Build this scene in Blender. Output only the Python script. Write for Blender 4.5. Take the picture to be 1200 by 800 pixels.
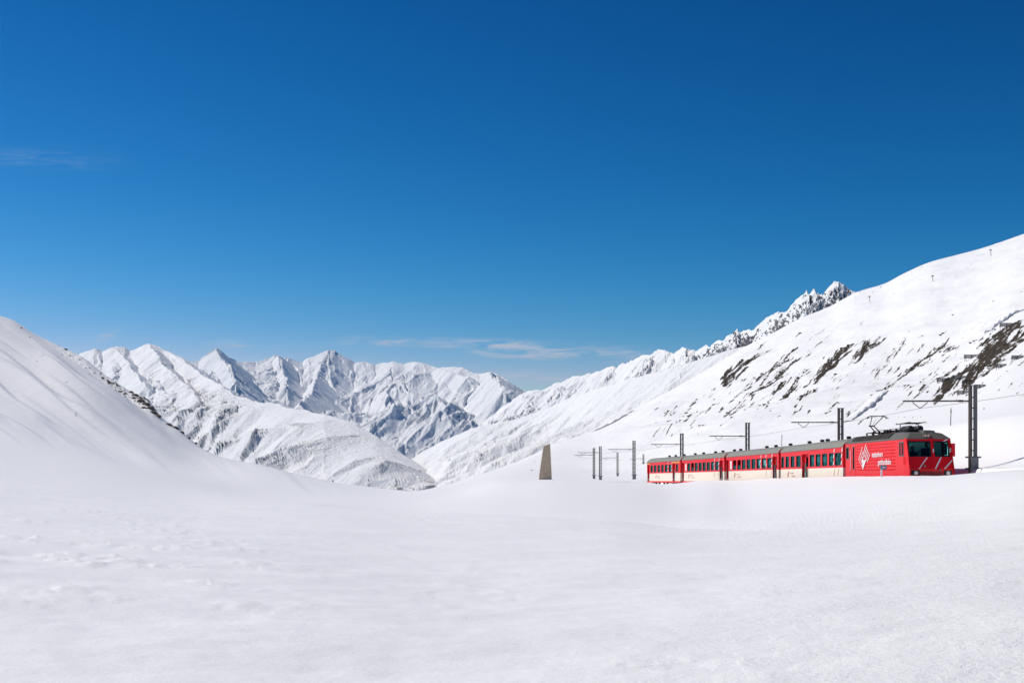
import bpy, math, random
import numpy as np
from mathutils import Vector, Matrix

for o in list(bpy.data.objects): bpy.data.objects.remove(o)
SC = bpy.context.scene
COL = SC.collection
random.seed(7)

# ------------------------------------------------------------------ camera
F, PX0, HY = 1450.0, 600.0, 525.0            # focal length and horizon in photo pixels (1200 x 800)
cam = bpy.data.cameras.new('camera'); co = bpy.data.objects.new('camera', cam); COL.objects.link(co)
cam.sensor_fit = 'HORIZONTAL'; cam.sensor_width = 36.0; cam.lens = F / 1200 * 36
cam.shift_y = (HY - 400) / 1200
cam.clip_start = 0.1; cam.clip_end = 60000
co.location = (0, 0, 0); co.rotation_euler = (math.radians(90), 0, 0)
SC.camera = co

# ------------------------------------------------------------------ sky, sun, exposure
SUN_EL, SUN_AZ = math.radians(46), math.radians(-66)      # azimuth from +Y, negative = to the left
sun_dir = Vector((math.sin(SUN_AZ) * math.cos(SUN_EL), math.cos(SUN_AZ) * math.cos(SUN_EL), math.sin(SUN_EL)))
W = bpy.data.worlds.new('World'); SC.world = W; W.use_nodes = True
nt = W.node_tree; nt.nodes.clear()
def node(t, kind, **kw):
    n = t.nodes.new(kind)
    for k, v in kw.items():
        if k == 'ins':
            for i, val in v.items():
                if hasattr(val, 'is_linked') or hasattr(val, 'links'): t.links.new(val, n.inputs[i])
                else: n.inputs[i].default_value = val
        else: setattr(n, k, v)
    return n
def mth(t, op, a, b=0.0, c=None, clamp=False):
    n = node(t, 'ShaderNodeMath', operation=op, use_clamp=clamp, ins={0: a, 1: b})
    if c is not None:
        if hasattr(c, 'links'): t.links.new(c, n.inputs[2])
        else: n.inputs[2].default_value = c
    return n.outputs[0]
sky = node(nt, 'ShaderNodeTexSky', sky_type='NISHITA', sun_disc=False, sun_elevation=SUN_EL, sun_rotation=SUN_AZ,
           altitude=2000, air_density=1.0, dust_density=0.0, ozone_density=4.0)
# the photograph's polarised, contrasty film response to that sky, one power curve per channel
sc_ = node(nt, 'ShaderNodeSeparateColor', ins={0: sky.outputs[0]})
def chan(i, cap, p, k): return mth(nt, 'MULTIPLY', mth(nt, 'POWER', mth(nt, 'MINIMUM', sc_.outputs[i], cap), p), k * 20.0)
SKY_OUT = node(nt, 'ShaderNodeCombineColor', ins={0: chan(0, 4.2, 4.2, .00110), 1: chan(1, 6.5, 2.0, .0153), 2: chan(2, 9.0, 1.68, .0238)}).outputs[0]
# thin cirrus low over the valley, placed by direction
geo = node(nt, 'ShaderNodeTexCoord')
sep = node(nt, 'ShaderNodeSeparateXYZ', ins={0: geo.outputs['Generated']})
yy = mth(nt, 'MAXIMUM', sep.outputs[1], 0.05)
U = mth(nt, 'DIVIDE', sep.outputs[0], yy); V = mth(nt, 'DIVIDE', sep.outputs[2], yy)
cvec = node(nt, 'ShaderNodeCombineXYZ', ins={0: mth(nt, 'MULTIPLY', U, 26.0), 1: mth(nt, 'MULTIPLY', V, 210.0), 2: 0.0})
cn = node(nt, 'ShaderNodeTexNoise', ins={'Vector': cvec.outputs[0], 'Scale': 1.0, 'Detail': 6.0, 'Roughness': 0.62, 'Distortion': 0.6})
cn2 = node(nt, 'ShaderNodeMapRange', interpolation_type='SMOOTHSTEP', ins={0: cn.outputs[0], 1: 0.36, 2: 0.70})
def wisp(x0, y0, x1, y1, w, amp):
    u0, v0, u1, v1 = (x0 - PX0) / F, (HY - y0) / F, (x1 - PX0) / F, (HY - y1) / F
    uc, hu, k = (u0 + u1) / 2, abs(u1 - u0) / 2, (v1 - v0) / (u1 - u0)
    line = mth(nt, 'ADD', mth(nt, 'MULTIPLY', mth(nt, 'SUBTRACT', U, u0), k), v0)
    q = mth(nt, 'DIVIDE', mth(nt, 'SUBTRACT', V, line), w / F)
    g = mth(nt, 'EXPONENT', mth(nt, 'MULTIPLY', mth(nt, 'MULTIPLY', q, q), -1.0))
    p = mth(nt, 'DIVIDE', mth(nt, 'SUBTRACT', U, uc), hu); p2 = mth(nt, 'MULTIPLY', p, p)
    e = mth(nt, 'EXPONENT', mth(nt, 'MULTIPLY', mth(nt, 'MULTIPLY', p2, p2), -1.0))
    return mth(nt, 'MULTIPLY', mth(nt, 'MULTIPLY', g, e), amp)
tot = None
for a in [(400, 399, 640, 406, 5, 1.0), (560, 404, 765, 416, 6, 1.1), (540, 413, 690, 419, 5, .9), (585, 439, 675, 443, 4, .9),
          (112, 398, 142, 387, 5, .8), (240, 408, 292, 403, 7, .8), (-60, 180, 130, 190, 10, .12), (300, 412, 380, 410, 6, .25), (700, 424, 800, 424, 6, .25)]:
    w_ = wisp(*a); tot = w_ if tot is None else mth(nt, 'ADD', tot, w_)
cm = mth(nt, 'MULTIPLY', tot, cn2.outputs[0], clamp=True)
cmix = node(nt, 'ShaderNodeMix', data_type='RGBA', ins={0: cm, 6: SKY_OUT, 7: (11.0, 12.0, 13.4, 1)})
bg = node(nt, 'ShaderNodeBackground', ins={0: cmix.outputs[2], 1: 0.05})
node(nt, 'ShaderNodeOutputWorld', ins={0: bg.outputs[0]})
sl = bpy.data.lights.new('sun', 'SUN'); sl.energy = 4.25; sl.angle = math.radians(0.53); sl.color = (1.0, 0.945, 0.872)
so = bpy.data.objects.new('sun', sl); COL.objects.link(so); so.rotation_euler = sun_dir.to_track_quat('Z', 'Y').to_euler()
so.location = (-30, 10, 40)
SC.view_settings.view_transform = 'Standard'; SC.view_settings.look = 'None'
SC.view_settings.exposure = 0.0; SC.view_settings.gamma = 1.0; SC.view_settings.use_curve_mapping = False

# ------------------------------------------------------------------ numeric helpers
def pchip(x, y, xq):
    x = np.asarray(x, float); y = np.asarray(y, float); h = np.diff(x); dl = np.diff(y) / h
    m = np.zeros_like(y); s = dl[:-1] * dl[1:] > 0
    w1, w2 = 2 * h[1:] + h[:-1], h[1:] + 2 * h[:-1]
    with np.errstate(divide='ignore', invalid='ignore'):
        m[1:-1] = np.where(s, (w1 + w2) / (w1 / dl[:-1] + w2 / dl[1:]), 0)
    m[0], m[-1] = dl[0], dl[-1]
    xq = np.clip(np.asarray(xq, float), x[0], x[-1]); i = np.clip(np.searchsorted(x, xq) - 1, 0, len(x) - 2)
    t = (xq - x[i]) / h[i]
    return ((2*t**3 - 3*t**2 + 1) * y[i] + (t**3 - 2*t**2 + t) * h[i] * m[i] + (-2*t**3 + 3*t**2) * y[i+1] + (t**3 - t**2) * h[i] * m[i+1])
def lerp(x, y, xq): return np.interp(xq, x, y)
def sstep(a, b, x): t = np.clip((x - a) / (b - a), 0, 1); return t * t * (3 - 2 * t)
rng = np.random.RandomState(3)
PERM = rng.permutation(4096); ANG = rng.rand(4096) * 2 * np.pi; GX, GY = np.cos(ANG), np.sin(ANG)
def perlin(x, y, seed=0):
    xi = np.floor(x).astype(np.int64); yi = np.floor(y).astype(np.int64); xf, yf = x - xi, y - yi
    def g(ix, iy, dx, dy):
        h = PERM[(PERM[(ix + seed * 131) & 4095] + iy * 7 + seed * 17) & 4095]
        return GX[h] * dx + GY[h] * dy
    u = xf**3 * (xf * (xf * 6 - 15) + 10); v = yf**3 * (yf * (yf * 6 - 15) + 10)
    a = g(xi, yi, xf, yf); b = g(xi + 1, yi, xf - 1, yf); c = g(xi, yi + 1, xf, yf - 1); d = g(xi + 1, yi + 1, xf - 1, yf - 1)
    return (a + (b - a) * u + (c + (d - c) * u - a - (b - a) * u) * v) * 1.5
def fbm(x, y, n=4, seed=0, gain=.5):
    s, a = 0, 1.0
    for k in range(n): s = s + a * perlin(x * 2**k, y * 2**k, seed + k); a *= gain
    return s
def ridged(x, y, n=6, seed=0, gain=.55):
    s, a, w = 0, 1.0, 1.0
    for k in range(n):
        r = (1 - np.abs(perlin(x * 2.03**k + 3.7 * k, y * 2.03**k, seed + k)))**2 * w
        s = s + a * r; w = np.clip(r * 1.6, 0, 1); a *= gain
    return s
def grid_mesh(name, X, Y, Z, mat, attrs=None, smooth=True):
    R, C = X.shape; n = R * C
    co_ = np.empty((n, 3), np.float32); co_[:, 0] = X.ravel(); co_[:, 1] = Y.ravel(); co_[:, 2] = Z.ravel()
    i = np.arange(R - 1)[:, None] * C + np.arange(C - 1)[None, :]
    q = np.stack([i, i + 1, i + C + 1, i + C], -1).reshape(-1, 4).astype(np.int32)
    m = bpy.data.meshes.new(name); m.vertices.add(n); m.vertices.foreach_set('co', co_.ravel())
    m.loops.add(q.size); m.loops.foreach_set('vertex_index', q.ravel()); m.polygons.add(len(q))
    m.polygons.foreach_set('loop_start', np.arange(0, q.size, 4, dtype=np.int32))
    if smooth: m.polygons.foreach_set('use_smooth', np.ones(len(q), bool))
    m.update(calc_edges=True)
    for k, v in (attrs or {}).items():
        a = m.attributes.new(k, 'FLOAT', 'POINT'); a.data.foreach_set('value', v.ravel().astype(np.float32))
    m.materials.append(mat)
    o = bpy.data.objects.new(name, m); COL.objects.link(o); return o
def feature_grid(px, logd, py, rows, sharp=None):
    """columns px (C), feature lines logd/py (K,C) -> depth and photo row for every grid vertex, monotone cubic along depth"""
    h = np.diff(logd, axis=0); dl = np.diff(py, axis=0) / h; m = np.zeros_like(py)
    s = dl[:-1] * dl[1:] > 0; w1, w2 = 2 * h[1:] + h[:-1], h[1:] + 2 * h[:-1]
    with np.errstate(divide='ignore', invalid='ignore'): m[1:-1] = np.where(s, (w1 + w2) / (w1 / dl[:-1] + w2 / dl[1:]), 0)
    m[0], m[-1] = dl[0], dl[-1]
    D, P = [], []; mk = m
    for k, r in enumerate(rows):
        last = k == len(rows) - 1
        if sharp is not None:                              # a real crease along the crest
            m = mk.copy()
            if k == sharp - 1: m[sharp] = dl[sharp - 1] * 1.25
            if k == sharp: m[sharp] = dl[sharp] * 1.2
        for t in np.linspace(0, 1, r + 1)[:None if last else -1]:
            D.append(np.exp(logd[k] + t * h[k]))
            P.append((2*t**3 - 3*t**2 + 1) * py[k] + (t**3 - 2*t**2 + t) * h[k] * m[k] + (-2*t**3 + 3*t**2) * py[k+1] + (t**3 - t**2) * h[k] * m[k+1])
    return np.array(D), np.array(P)

# ------------------------------------------------------------------ materials
MATS = {}
def mat_base(name):
    m = bpy.data.materials.new(name); m.use_nodes = True; t = m.node_tree; t.nodes.clear()
    out = node(t, 'ShaderNodeOutputMaterial'); return m, t, out
def plain(name, col, rough=.5, metal=0.0, var=.15, scale=6.0, bump=0.0, spec=.5, coat=0.0):
    if name in MATS: return MATS[name]
    m, t, out = mat_base(name)
    tc = node(t, 'ShaderNodeTexCoord')
    n = node(t, 'ShaderNodeTexNoise', ins={'Vector': tc.outputs['Object'], 'Scale': scale, 'Detail': 6.0, 'Roughness': .6})
    a = tuple(c * (1 - var) for c in col) + (1,); b = tuple(min(1, c * (1 + var)) for c in col) + (1,)
    mx = node(t, 'ShaderNodeMix', data_type='RGBA', ins={0: n.outputs[0], 6: a, 7: b})
    p = node(t, 'ShaderNodeBsdfPrincipled', ins={'Base Color': mx.outputs[2], 'Roughness': rough, 'Metallic': metal, 'Specular IOR Level': spec, 'Coat Weight': coat})
    if bump:
        bp = node(t, 'ShaderNodeBump', ins={'Strength': .5, 'Distance': bump, 'Height': n.outputs[0]}); t.links.new(bp.outputs[0], p.inputs['Normal'])
    t.links.new(p.outputs[0], out.inputs[0]); MATS[name] = m; return m
def snow_rock(name, rock_a, rock_b, fine, nscale, near=False, lo=.45, hi=.55, slope=None):
    """snow with bare ground where the 'rock' attribute (and optionally steepness) says so"""
    m, t, out = mat_base(name)
    g = node(t, 'ShaderNodeNewGeometry'); pos = g.outputs['Position']
    at = node(t, 'ShaderNodeAttribute', attribute_name='rock')
    n1 = node(t, 'ShaderNodeTexNoise', ins={'Vector': pos, 'Scale': nscale, 'Detail': 5.0, 'Roughness': .65})
    k = mth(t, 'ADD', at.outputs['Fac'], mth(t, 'MULTIPLY', mth(t, 'SUBTRACT', n1.outputs[0], .5), 1.7 if near else .6))
    if slope:
        sz = node(t, 'ShaderNodeSeparateXYZ', ins={0: g.outputs['True Normal' if False else 'Normal']})
        st = node(t, 'ShaderNodeMapRange', ins={0: sz.outputs[2], 1: slope[0], 2: slope[1], 3: 1.0, 4: 0.0})
        k = mth(t, 'MAXIMUM', k, mth(t, 'ADD', st.outputs[0], mth(t, 'MULTIPLY', mth(t, 'SUBTRACT', n1.outputs[0], .5), 1.1)))
    fac = node(t, 'ShaderNodeMapRange', interpolation_type='SMOOTHSTEP', ins={0: k, 1: lo, 2: hi}).outputs[0]
    n2 = node(t, 'ShaderNodeTexNoise', ins={'Vector': pos, 'Scale': nscale * .5, 'Detail': 9.0, 'Roughness': .78})
    rk = node(t, 'ShaderNodeMix', data_type='RGBA', ins={0: node(t, 'ShaderNodeMapRange', ins={0: n2.outputs[0], 1: .42, 2: .60}).outputs[0], 6: rock_a + (1,), 7: rock_b + (1,)})
    sn = node(t, 'ShaderNodeTexNoise', ins={'Vector': pos, 'Scale': fine * .15, 'Detail': 4.0})
    sc = node(t, 'ShaderNodeMix', data_type='RGBA', ins={0: sn.outputs[0], 6: (.865, .865, .865, 1), 7: (.92, .92, .92, 1)})
    col = node(t, 'ShaderNodeMix', data_type='RGBA', ins={0: fac, 6: sc.outputs[2], 7: rk.outputs[2]})
    rough = node(t, 'ShaderNodeMix', data_type='FLOAT', ins={0: fac, 2: .55, 3: .95})
    p = node(t, 'ShaderNodeBsdfPrincipled', ins={'Base Color': col.outputs[2], 'Roughness': rough.outputs[0], 'Specular IOR Level': .25})
    # relief
    if near:
        st1 = node(t, 'ShaderNodeMapping', ins={0: pos, 2: (0, 0, math.radians(-14)), 3: (.75, 1.25, 1.0)})
        w1 = node(t, 'ShaderNodeTexNoise', ins={'Vector': st1.outputs[0], 'Scale': 3.0, 'Detail': 8.0, 'Roughness': .72, 'Distortion': .4})
        w2 = node(t, 'ShaderNodeTexNoise', ins={'Vector': st1.outputs[0], 'Scale': 22.0, 'Detail': 5.0, 'Roughness': .75})
        w3 = node(t, 'ShaderNodeTexNoise', ins={'Vector': pos, 'Scale': 9.0, 'Detail': 4.0, 'Roughness': .65})
        gr = node(t, 'ShaderNodeAttribute', attribute_name='grain').outputs['Fac']
        hh = mth(t, 'ADD', mth(t, 'MULTIPLY', w1.outputs[0], .020), mth(t, 'MULTIPLY', w2.outputs[0], mth(t, 'MULTIPLY_ADD', gr, .014, .005)))
        hh = mth(t, 'ADD', hh, mth(t, 'MULTIPLY', mth(t, 'MULTIPLY', w3.outputs[0], .030), gr))
        nr = node(t, 'ShaderNodeAttribute', attribute_name='near').outputs['Fac']
        bp = node(t, 'ShaderNodeBump', ins={'Strength': mth(t, 'MULTIPLY', nr, 1.0), 'Distance': 1.0, 'Height': hh})
        b2 = node(t, 'ShaderNodeTexNoise', ins={'Vector': pos, 'Scale': .35, 'Detail': 6.0, 'Roughness': .6})
        rl = mth(t, 'MULTIPLY', mth(t, 'SUBTRACT', 1.0, nr), .22)
        bq = node(t, 'ShaderNodeBump', ins={'Strength': 1.0, 'Distance': 1.0, 'Height': mth(t, 'MULTIPLY', b2.outputs[0], rl), 'Normal': bp.outputs[0]})
        rb = node(t, 'ShaderNodeBump', ins={'Strength': mth(t, 'MULTIPLY', fac, .8), 'Distance': .6, 'Height': n2.outputs[0], 'Normal': bq.outputs[0]})
        t.links.new(rb.outputs[0], p.inputs['Normal'])
    else:
        b2 = node(t, 'ShaderNodeTexNoise', ins={'Vector': pos, 'Scale': fine, 'Detail': 9.0, 'Roughness': .72})
        bq = node(t, 'ShaderNodeBump', ins={'Strength': 1.0, 'Distance': .22 / fine, 'Height': b2.outputs[0]})
        t.links.new(bq.outputs[0], p.inputs['Normal'])
    t.links.new(p.outputs[0], out.inputs[0]); return m

# ------------------------------------------------------------------ the railway line: plan and profile
TD = [-40, 40, 72, 86, 106, 126, 146.5, 166, 192, 222, 252, 310, 370, 470]
TX = [24.4, 24.38, 24.35, 24.35, 24.18, 22.95, 21.15, 19.25, 16.5, 13.6, 14.6, 24.0, 37.0, 58.0]
ZD = [-40, 40, 72, 86, 126, 166, 222, 310, 370, 470]
ZZ = [-1.0, -2.05, -2.65, -2.93, -3.95, -5.0, -6.2, -7.6, -8.4, -9.5]
_dd = np.linspace(-40, 470, 2041)
_xx = pchip(TD, TX, _dd)
for _ in range(60): _xx[1:-1] = (_xx[:-2] + _xx[1:-1] * 2 + _xx[2:]) / 4
def tx(d): return np.interp(d, _dd, _xx)
def tz(d): return pchip(ZD, ZZ, d)
def pw(px, py, d): return Vector(((px - PX0) / F * d, d, (HY - py) / F * d))

# ------------------------------------------------------------------ near terrain (snow fields, both flanking hills)
cols = np.concatenate([np.linspace(-2600, -40, 40), np.arange(-36, 780, 1.9), np.arange(780, 1206, 1.0), np.linspace(1210, 3800, 50)])
def solve_track(off, px):
    d = np.linspace(20, 195, 1751); r = (tx(d) + off) / d * F + PX0
    return np.interp(-px, -r, d)
def ln(pts): p = sorted(pts); return np.array([q[0] for q in p], float), np.array([q[1] for q in p], float), np.array([q[2] for q in p], float)
def line(pts, curve=True):
    x, d, y = ln(pts); f_ = pchip if curve else lerp
    return f_(x, np.log(d), cols), f_(x, y, cols)
Ls = []
Ls.append((np.full_like(cols, math.log(1.2)), np.full_like(cols, HY + 1.66 / 1.2 * F)))
Ls.append(line([(-600, 9, 770), (0, 9, 793), (600, 9, 800), (1200, 9, 772), (1800, 9, 740)]))
Ls.append(line([(-600, 18, 560), (0, 18, 640), (235, 18, 657), (600, 18, 680), (800, 18, 679), (1000, 18, 668), (1200, 18, 650), (1800, 18, 600)]))
Ls.append(line([(-600, 50, 470), (0, 55, 562), (100, 57, 571), (235, 60, 584), (400, 60, 594), (475, 58, 599), (530, 55, 601.5), (600, 52, 604), (700, 49, 609), (800, 46, 618), (900, 41, 624),
                (1000, 37, 626), (1117, 33.5, 622), (1200, 32, 614), (1800, 26, 560)]))
x4 = np.array([757, 780, 805, 830, 850, 912, 990, 1060, 1117, 1200, 1800.]); y4 = [566.5, 567.3, 566, 563.5, 562.3, 560.6, 558.6, 557.8, 557.3, 555, 548]
p4 = [(-600, 100, 420), (0, 100, 524), (100, 100, 540), (235, 100, 566), (300, 100, 577), (400, 100, 585), (475, 100, 588), (530, 110, 583), (600, 165, 566), (650, 158, 564), (700, 150, 565)]
p4 += [(a, {757: 138., 780: 133., 805: 128., 830: 123.5}.get(int(a), float(solve_track(-2.3, a))), b) for a, b in zip(x4, y4)]
Ls.append(line(p4))
p5 = [(-600, 180, 390), (0, 180, 497), (100, 180, 520), (235, 150, 556), (300, 150, 564), (400, 150, 576), (475, 150, 580), (530, 190, 575), (600, 220, 563.3), (650, 225, 562), (700, 235, 561.3), (743, 205, 560.5), (757, 200, 559),
      (800, 168, 556), (876, 136, 552), (990, 103, 549), (1065, 87, 548.5), (1140, 74, 548), (1200, 66, 547), (1800, 33, 545)]
Ls.append(line(p5))
p6 = [(-600, 270, 330), (0, 270, 448), (100, 270, 474), (235, 230, 541), (300, 220, 553), (400, 200, 570), (475, 180, 577.5), (530, 250, 570.3), (600, 285, 560.5), (650, 290, 559), (700, 295, 558), (757, 275, 553.5),
      (800, 225, 545), (850, 195, 533), (880, 182, 527), (915, 170, 521.3), (980, 148, 512), (1060, 122, 503), (1094, 112, 499), (1200, 92, 484), (1800, 60, 430)]
Ls.append(line(p6))
p7 = [(-600, 320, 290), (0, 320, 422), (100, 310, 452), (235, 255, 534), (300, 245, 549.5), (400, 220, 568), (475, 195, 576.3), (530, 280, 568.4), (600, 330, 557.5), (650, 340, 556), (700, 350, 555), (757, 330, 549.5),
      (800, 280, 541.5), (850, 240, 531), (915, 215, 522), (980, 190, 513.4), (1060, 160, 504.8), (1200, 128, 486), (1800, 90, 440)]
Ls.append(line(p7))
p8 = [(-600, 400, 230), (0, 370, 398), (100, 350, 437), (235, 278, 529), (300, 270, 547), (400, 235, 567), (475, 207, 575.6), (530, 310, 567), (553, 355, 561), (600, 430, 550.5), (650, 480, 541), (700, 500, 532), (757, 500, 515),
      (850, 480, 490), (990, 420, 458), (1117, 350, 442), (1200, 330, 415), (1800, 300, 300)]
Ls.append(line(p8))
SKYL = [(-600, 520, 150), (0, 450, 370), (15, 450, 375), (40, 440, 391), (65, 430, 403), (100, 400, 420.5), (120, 380, 437), (140, 362, 450), (152, 352, 458), (172, 338, 467), (190, 328, 489), (208, 320, 501), (222, 315, 513), (240, 310, 527),
        (262, 306, 536.5), (300, 300, 545), (350, 280, 555.5), (400, 255, 566), (440, 238, 571), (475, 222, 575), (484, 230, 576.5), (505, 285, 572), (530, 345, 566), (553, 425, 559), (600, 560, 543), (650, 700, 521), (700, 850, 502),
        (748, 950, 477), (795, 1050, 452), (830, 1100, 432), (870, 1130, 408), (900, 1150, 393), (940, 1160, 372), (970, 1160, 360), (1003, 1150, 343), (1035, 1130, 333), (1060, 1110, 320), (1090, 1080, 307), (1120, 1060, 299), (1150, 1040, 291), (1200, 1000, 274), (1800, 900, 60)]
Ls.append(line(SKYL))
ls, lp = Ls[-1]
ds = np.exp(ls)
Ls.append((np.log(ds * 1.3), HY - (((HY - lp) / F * ds) - .16 * ds) / (ds * 1.3) * F))
Ls.append((np.log(ds * 2.0), HY - (((HY - lp) / F * ds) - .62 * ds) / (ds * 2.0) * F))
LOGD = np.array([a for a, b in Ls]); PY = np.array([b for a, b in Ls])
_kx = np.arange(-14, 15) * 2.0; _kw = np.exp(-(_kx / 11)**2); _kw /= _kw.sum()
for k in range(1, 9):                                      # no kinks across the slope
    LOGD[k] = sum(w_ * np.interp(cols + x_, cols, LOGD[k]) for x_, w_ in zip(_kx, _kw)); PY[k] = sum(w_ * np.interp(cols + x_, cols, PY[k]) for x_, w_ in zip(_kx, _kw))
ROWS = [10, 75, 85, 85, 80, 46, 16, 95, 155, 8, 4]
D, P = feature_grid(cols, LOGD, PY, ROWS)
PXG = np.broadcast_to(cols, D.shape)
Z = (HY - P) / F * D; X = (PXG - PX0) / F * D; Y = D.copy()
rowid = np.concatenate([np.full(r, k) for k, r in enumerate(ROWS)] + [[len(ROWS) - 1]])[:, None]
crest = LOGD[-3][None, :]; below = crest - np.log(D)         # log distance in front of the skyline
skyfade = sstep(0, .12, below)
# broad undulation and wind ripples
nearw = 1 - sstep(60, 160, D)
Z += .05 * fbm(X / 4.2, Y / 2.2, 4, 11) * sstep(4, 9, D) * nearw * (1 - .7 * sstep(45, 62, D))
sas = np.clip(np.exp(-((PXG - 90) / 210)**2 - ((P - 655) / 45)**2) * 1.3 + .9 * np.exp(-((PXG - 300) / 90)**2 - ((P - 695) / 22)**2) + .7 * np.exp(-((PXG - 560) / 60)**2 - ((P - 690) / 22)**2) + .5 * np.exp(-((PXG - 800) / 120)**2 - ((P - 770) / 30)**2) + .12, 0, 1.2)
patch = sstep(.02, .38, fbm(X / 2.1, Y / 1.5, 3, 40)) * sas
st_ = X * .30 + Y; lip = perlin(X / 1.3 + .5 * perlin(X / .8, Y / .8, 24), st_ / .30, 21); lip2 = perlin(X / .5, st_ / .14, 22)
Z += patch * (.030 * np.clip(lip, 0, .3) / .3 + .022 * np.clip(lip2, 0, .35) / .35) * sstep(5, 9, D) * (1 - sstep(34, 52, D))
Z += .010 * fbm(X / .7, Y / .4, 3, 31) * (1 - sstep(18, 34, D))
hs = (D - np.interp(PXG, [300, 380, 500, 640, 800, 900, 1000], [62, 60, 57, 51.5, 46, 42, 38])) * .72
Z -= np.where(hs > 0, .42 * (hs / 2.6) * np.exp(1 - hs / 2.6), 0) * sstep(350, 470, PXG) * (1 - sstep(720, 930, PXG))
far = sstep(180, 420, D) * skyfade
Z += far * (2.2 * fbm(X / 60, Y / 90, 3, 51) + .5 * fbm(X / 12, Y / 18, 3, 61)) * sstep(640, 760, PXG)
# left hill: long folds running down towards the valley
el = (1 - sstep(330, 470, PXG)) * sstep(90, 190, D) * sstep(0, .10, below)
a = math.radians(33); uu = (PXG * math.sin(a) + -P * -math.cos(a)) ; vv = (PXG * math.cos(a) + P * math.sin(a))
uu = -PXG * math.sin(a) + P * math.cos(a)
wv = uu / 46 + .45 * perlin(uu / 70, vv / 190, 71) + .12 * vv / 100
fold = perlin(wv, vv / 420, 72)
def ridges(per, sd, sharp=.16):                            # wind-sculpted steps: slow rise, short steep lee side towards the ridge
    ph = uu / per + .55 * perlin(uu / 90, vv / 170, sd) + .10 * perlin(uu / 20, vv / 60, sd + 1); f_ = ph - np.floor(ph)
    k_ = np.floor(ph); rnd = np.sin(k_ * 12.9 + sd) * .5 + .5
    return np.where(f_ < sharp, sstep(0, sharp, f_), 1 - (f_ - sharp) / (1 - sharp)) * sstep(-.15, .35, perlin(k_ * 7.3, vv / 130 + rnd * 9, sd + 2) + .1)
upper = 1 - sstep(470, 545, P + .25 * PXG - 20)
Z += el * (D / F) * (7.0 * fold + upper * (4.6 * ridges(38, 71) + 2.2 * ridges(17, 81)) + 1.4 * ridges(29, 91, .3) + .35 * fbm(uu / 9, vv / 60, 3, 75))
# bare ground streaks on the right hill, following its fall line
STREAKS = [(847, 449, 872, 428, 7, 1.0), (868, 432, 903, 409, 2.0, .8), (858, 469, 893, 441, 1.8, .7), (886, 447, 928, 416, 4.0, .75), (848, 489, 884, 461, 1.8, .7), (880, 466, 935, 421, 3.4, .8), (935, 420, 974, 392, 1.6, .6),
           (899, 468, 926, 446, 3.0, .75), (922, 449, 951, 430, 2.6, .65), (912, 472, 940, 446, 4.2, .75), (951, 449, 994, 407, 5.4, 1.0), (933, 477, 960, 451, 2.8, .95), (990, 429, 1012, 409, 2.8, .9), (996, 411, 1014, 399, 1.5, .7),
           (956, 492, 981, 472, 1.7, .6), (989, 492, 1012, 470, 2.0, .6), (1000, 421, 1020, 402, 6.0, .85), (1014, 413, 1036, 398, 6.5, .68), (1021, 443, 1042, 420, 3.6, .6), (1036, 425, 1068, 389, 3.8, .58), (1054, 438, 1106, 401, 2.9, .95),
           (1028, 458, 1054, 438, 2.2, .7), (1098, 414, 1114, 406, 5.0, .7), (1108, 410, 1122, 404, 4.0, .75), (1094, 468, 1136, 425, 6.0, .85), (1112, 455, 1150, 422, 5.0, .9), (1127, 440, 1182, 398, 11.5, 1.0), (1118, 462, 1150, 436, 3.5, .9),
           (1145, 440, 1200, 392, 8, .8), (1150, 408, 1200, 376, 6, .8), (1138, 405, 1158, 393, 6.0, .55), (1047, 483, 1092, 447, 1.4, .62), (1092, 447, 1131, 416, 1.6, .8), (1154, 452, 1194, 429, 1.6, .5), (945, 401, 971, 380, 1.5, .5), (960, 398, 1000, 372, 1.2, .45), (1000, 384, 1012, 376, 1.6, .5), (800, 480, 828, 462, 2.0, .5),
           (772, 492, 800, 474, 1.8, .45), (812, 488, 836, 474, 2.0, .5), (870, 480, 900, 462, 1.8, .5), (795, 497, 812, 484, 1.4, .4), (843, 505, 868, 488, 1.6, .5), (875, 419, 900, 399, 1.2, .5), (865, 424, 884, 408, 1.1, .5), (917, 404, 945, 384, 1.0, .5),
           (1005, 497, 1030, 480, 1.3, .5), (636, 545, 662, 531, 1.2, .35)]
a = math.radians(40); US = PXG * math.sin(a) + P * math.cos(a); VS = PXG * math.cos(a) - P * math.sin(a)
sel = (PXG > 600) & (PXG < 1215) & (D > 150) & (below > 0.0)
rock = np.zeros(D.shape)
us, vs, pxs, pys = US[sel], VS[sel], PXG[sel], P[sel]
stex = .62 * perlin(us / 2.3 + .6 * perlin(us / 9, vs / 30, 81), vs / 22, 82) + .42 * perlin(us / 1.1, vs / 8, 83) + .4 * perlin(us / 6, vs / 9, 84)
rs = np.zeros(us.shape); rr_ = random.Random(5); RUNS = []
for x0, y0, x1, y1, w, amt in STREAKS:
    L = math.hypot(x1 - x0, y1 - y0); ux, uy = (x1 - x0) / L, (y1 - y0) / L
    for _ in range(int(3 + w * L / 11 * amt)):
        t0 = rr_.uniform(-.08, .7); ll = L * rr_.uniform(.16, .5) + 3; off = rr_.gauss(0, .48) * w * (1 - abs(t0 + .5 * ll / L - .45) * .7)
        sx_, sy_ = x0 + ux * t0 * L - uy * off, y0 + uy * t0 * L + ux * off; th = math.radians(rr_.gauss(0, 5)); c_, s_ = math.cos(th), math.sin(th)
        RUNS.append((sx_, sy_, ux * c_ - uy * s_, ux * s_ + uy * c_, ll, rr_.uniform(.45, 1.0) * (.55 + .16 * w), amt * rr_.uniform(.75, 1.1)))
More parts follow.
